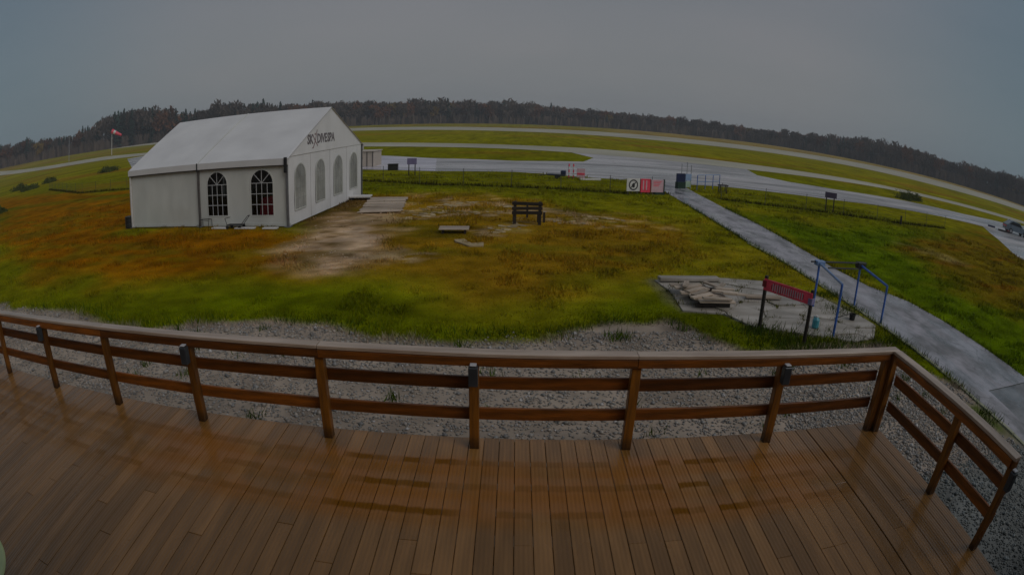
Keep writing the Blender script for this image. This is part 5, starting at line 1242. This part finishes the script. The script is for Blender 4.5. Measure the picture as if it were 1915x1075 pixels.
while az < 62:
    D = wood_dist(az)+rg.uniform(-6, 14); el = float(np.interp(az, [q[0] for q in SKY], [q[1] for q in SKY]))
    x, y = D*math.sin(R(az)), D*math.cos(R(az)); z0 = float(rise(np.array([x]), np.array([y]))[0])
    H = (D*math.tan(R(el))+CAM_Z-z0)*rg.choice((1.06, 1.0, 0.97, 0.90, 0.80))
    kd = choose(az, rg)
    if kd[0] == 's': H *= rg.uniform(0.98, 1.10) if az < 10 else rg.uniform(0.86, 1.03)
    else: H *= rg.uniform(0.97, 1.12)
    nm, lb = KIND[kd[0]]; sc = sector(az)
    t = thing(nm, lb+' '+sc, 'tree', (x, y, z0-0.2), rg.uniform(0, 6.28), lb+'s '+sc)
    wdt = H*rg.uniform(0.95, 1.3)*(1.0 if kd[0] == 's' else 1.1)
    place('crown', protos[kd][1], None, t, scale=(wdt, wdt, H)); place('trunk', trunk_s if kd[0] == 's' else trunk_b, None, t, scale=(H, H, H))
    cnt += 1; az += math.degrees(3.4*rg.uniform(0.6, 1.4)/D)*1.12
# depth of the wood behind the front trees: one mass per leaf colour, plus undergrowth
acc = {}
az = -70.0
while az < 68:
    for row in range(4):
        D = wood_dist(az)+14+row*11+rg.uniform(-5, 5); el = float(np.interp(az, [q[0] for q in SKY], [q[1] for q in SKY]))
        a2 = az+rg.uniform(-.3, .3); x, y = D*math.sin(R(a2)), D*math.cos(R(a2)); z0 = float(rise(np.array([x]), np.array([y]))[0])
        H = (D*math.tan(R(el))+CAM_Z-z0)*rg.uniform(0.80, 1.02); kd = choose(az, rg); (V_, F_), _, mt = protos[kd]
        V2 = V_*np.array((H*1.15, H*1.15, H)); a = rg.uniform(0, 6.28)
        V2 = np.stack([V2[:, 0]*math.cos(a)-V2[:, 1]*math.sin(a)+x, V2[:, 0]*math.sin(a)+V2[:, 1]*math.cos(a)+y, V2[:, 2]+z0], 1)
        acc.setdefault(mt, []).append(V2)
    az += math.degrees(6.5/wood_dist(az))
for mt, lst in acc.items():
    V_ = np.concatenate(lst); tag(place('woodland', np_mesh('woodland', V_, np.arange(len(V_)).reshape(-1, 4), M[mt])), kind='stuff')
ub = []
rgn = np.random.default_rng(9)
n_ = 26000
az_ = rgn.uniform(-68, 66, n_); D_ = np.array([wood_dist(a) for a in az_])+rgn.uniform(-8, 30, n_)
x_, y_ = D_*np.sin(np.radians(az_)), D_*np.cos(np.radians(az_)); z_ = rise(x_, y_); h_ = rgn.uniform(2.0, 9.5, n_)
a_ = rgn.uniform(0, 2*PI, n_); w_ = rgn.uniform(0.8, 2.2, n_)
V_ = np.stack([np.c_[x_-np.cos(a_)*w_, y_-np.sin(a_)*w_, z_-.2], np.c_[x_+np.cos(a_)*w_, y_+np.sin(a_)*w_, z_-.2], np.c_[x_+np.cos(a_)*w_*.4, y_+np.sin(a_)*w_*.4, z_+h_], np.c_[x_-np.cos(a_)*w_*.5, y_-np.sin(a_)*w_*.5, z_+h_*.8]], 1).reshape(-1, 3)
tag(place('undergrowth', np_mesh('undergrowth', V_, np.arange(4*n_).reshape(-1, 4), M['bare'])), kind='stuff')

# ------------------------------------------------------------------ damp air
hz = MB().box(-1180, 1180, -170, 1180, -1.0, 46).mesh('haze')
m = bpy.data.materials.new('damp_air'); m.use_nodes = True; n = m.node_tree.nodes; n.clear()
o_ = n.new('ShaderNodeOutputMaterial'); v_ = n.new('ShaderNodeVolumePrincipled'); v_.inputs['Color'].default_value = (0.86, 0.90, 0.95, 1); v_.inputs['Density'].default_value = 0.00046
m.node_tree.links.new(v_.outputs[0], o_.inputs['Volume']); hz.materials.append(m)
tag(place('haze', hz), kind='stuff')
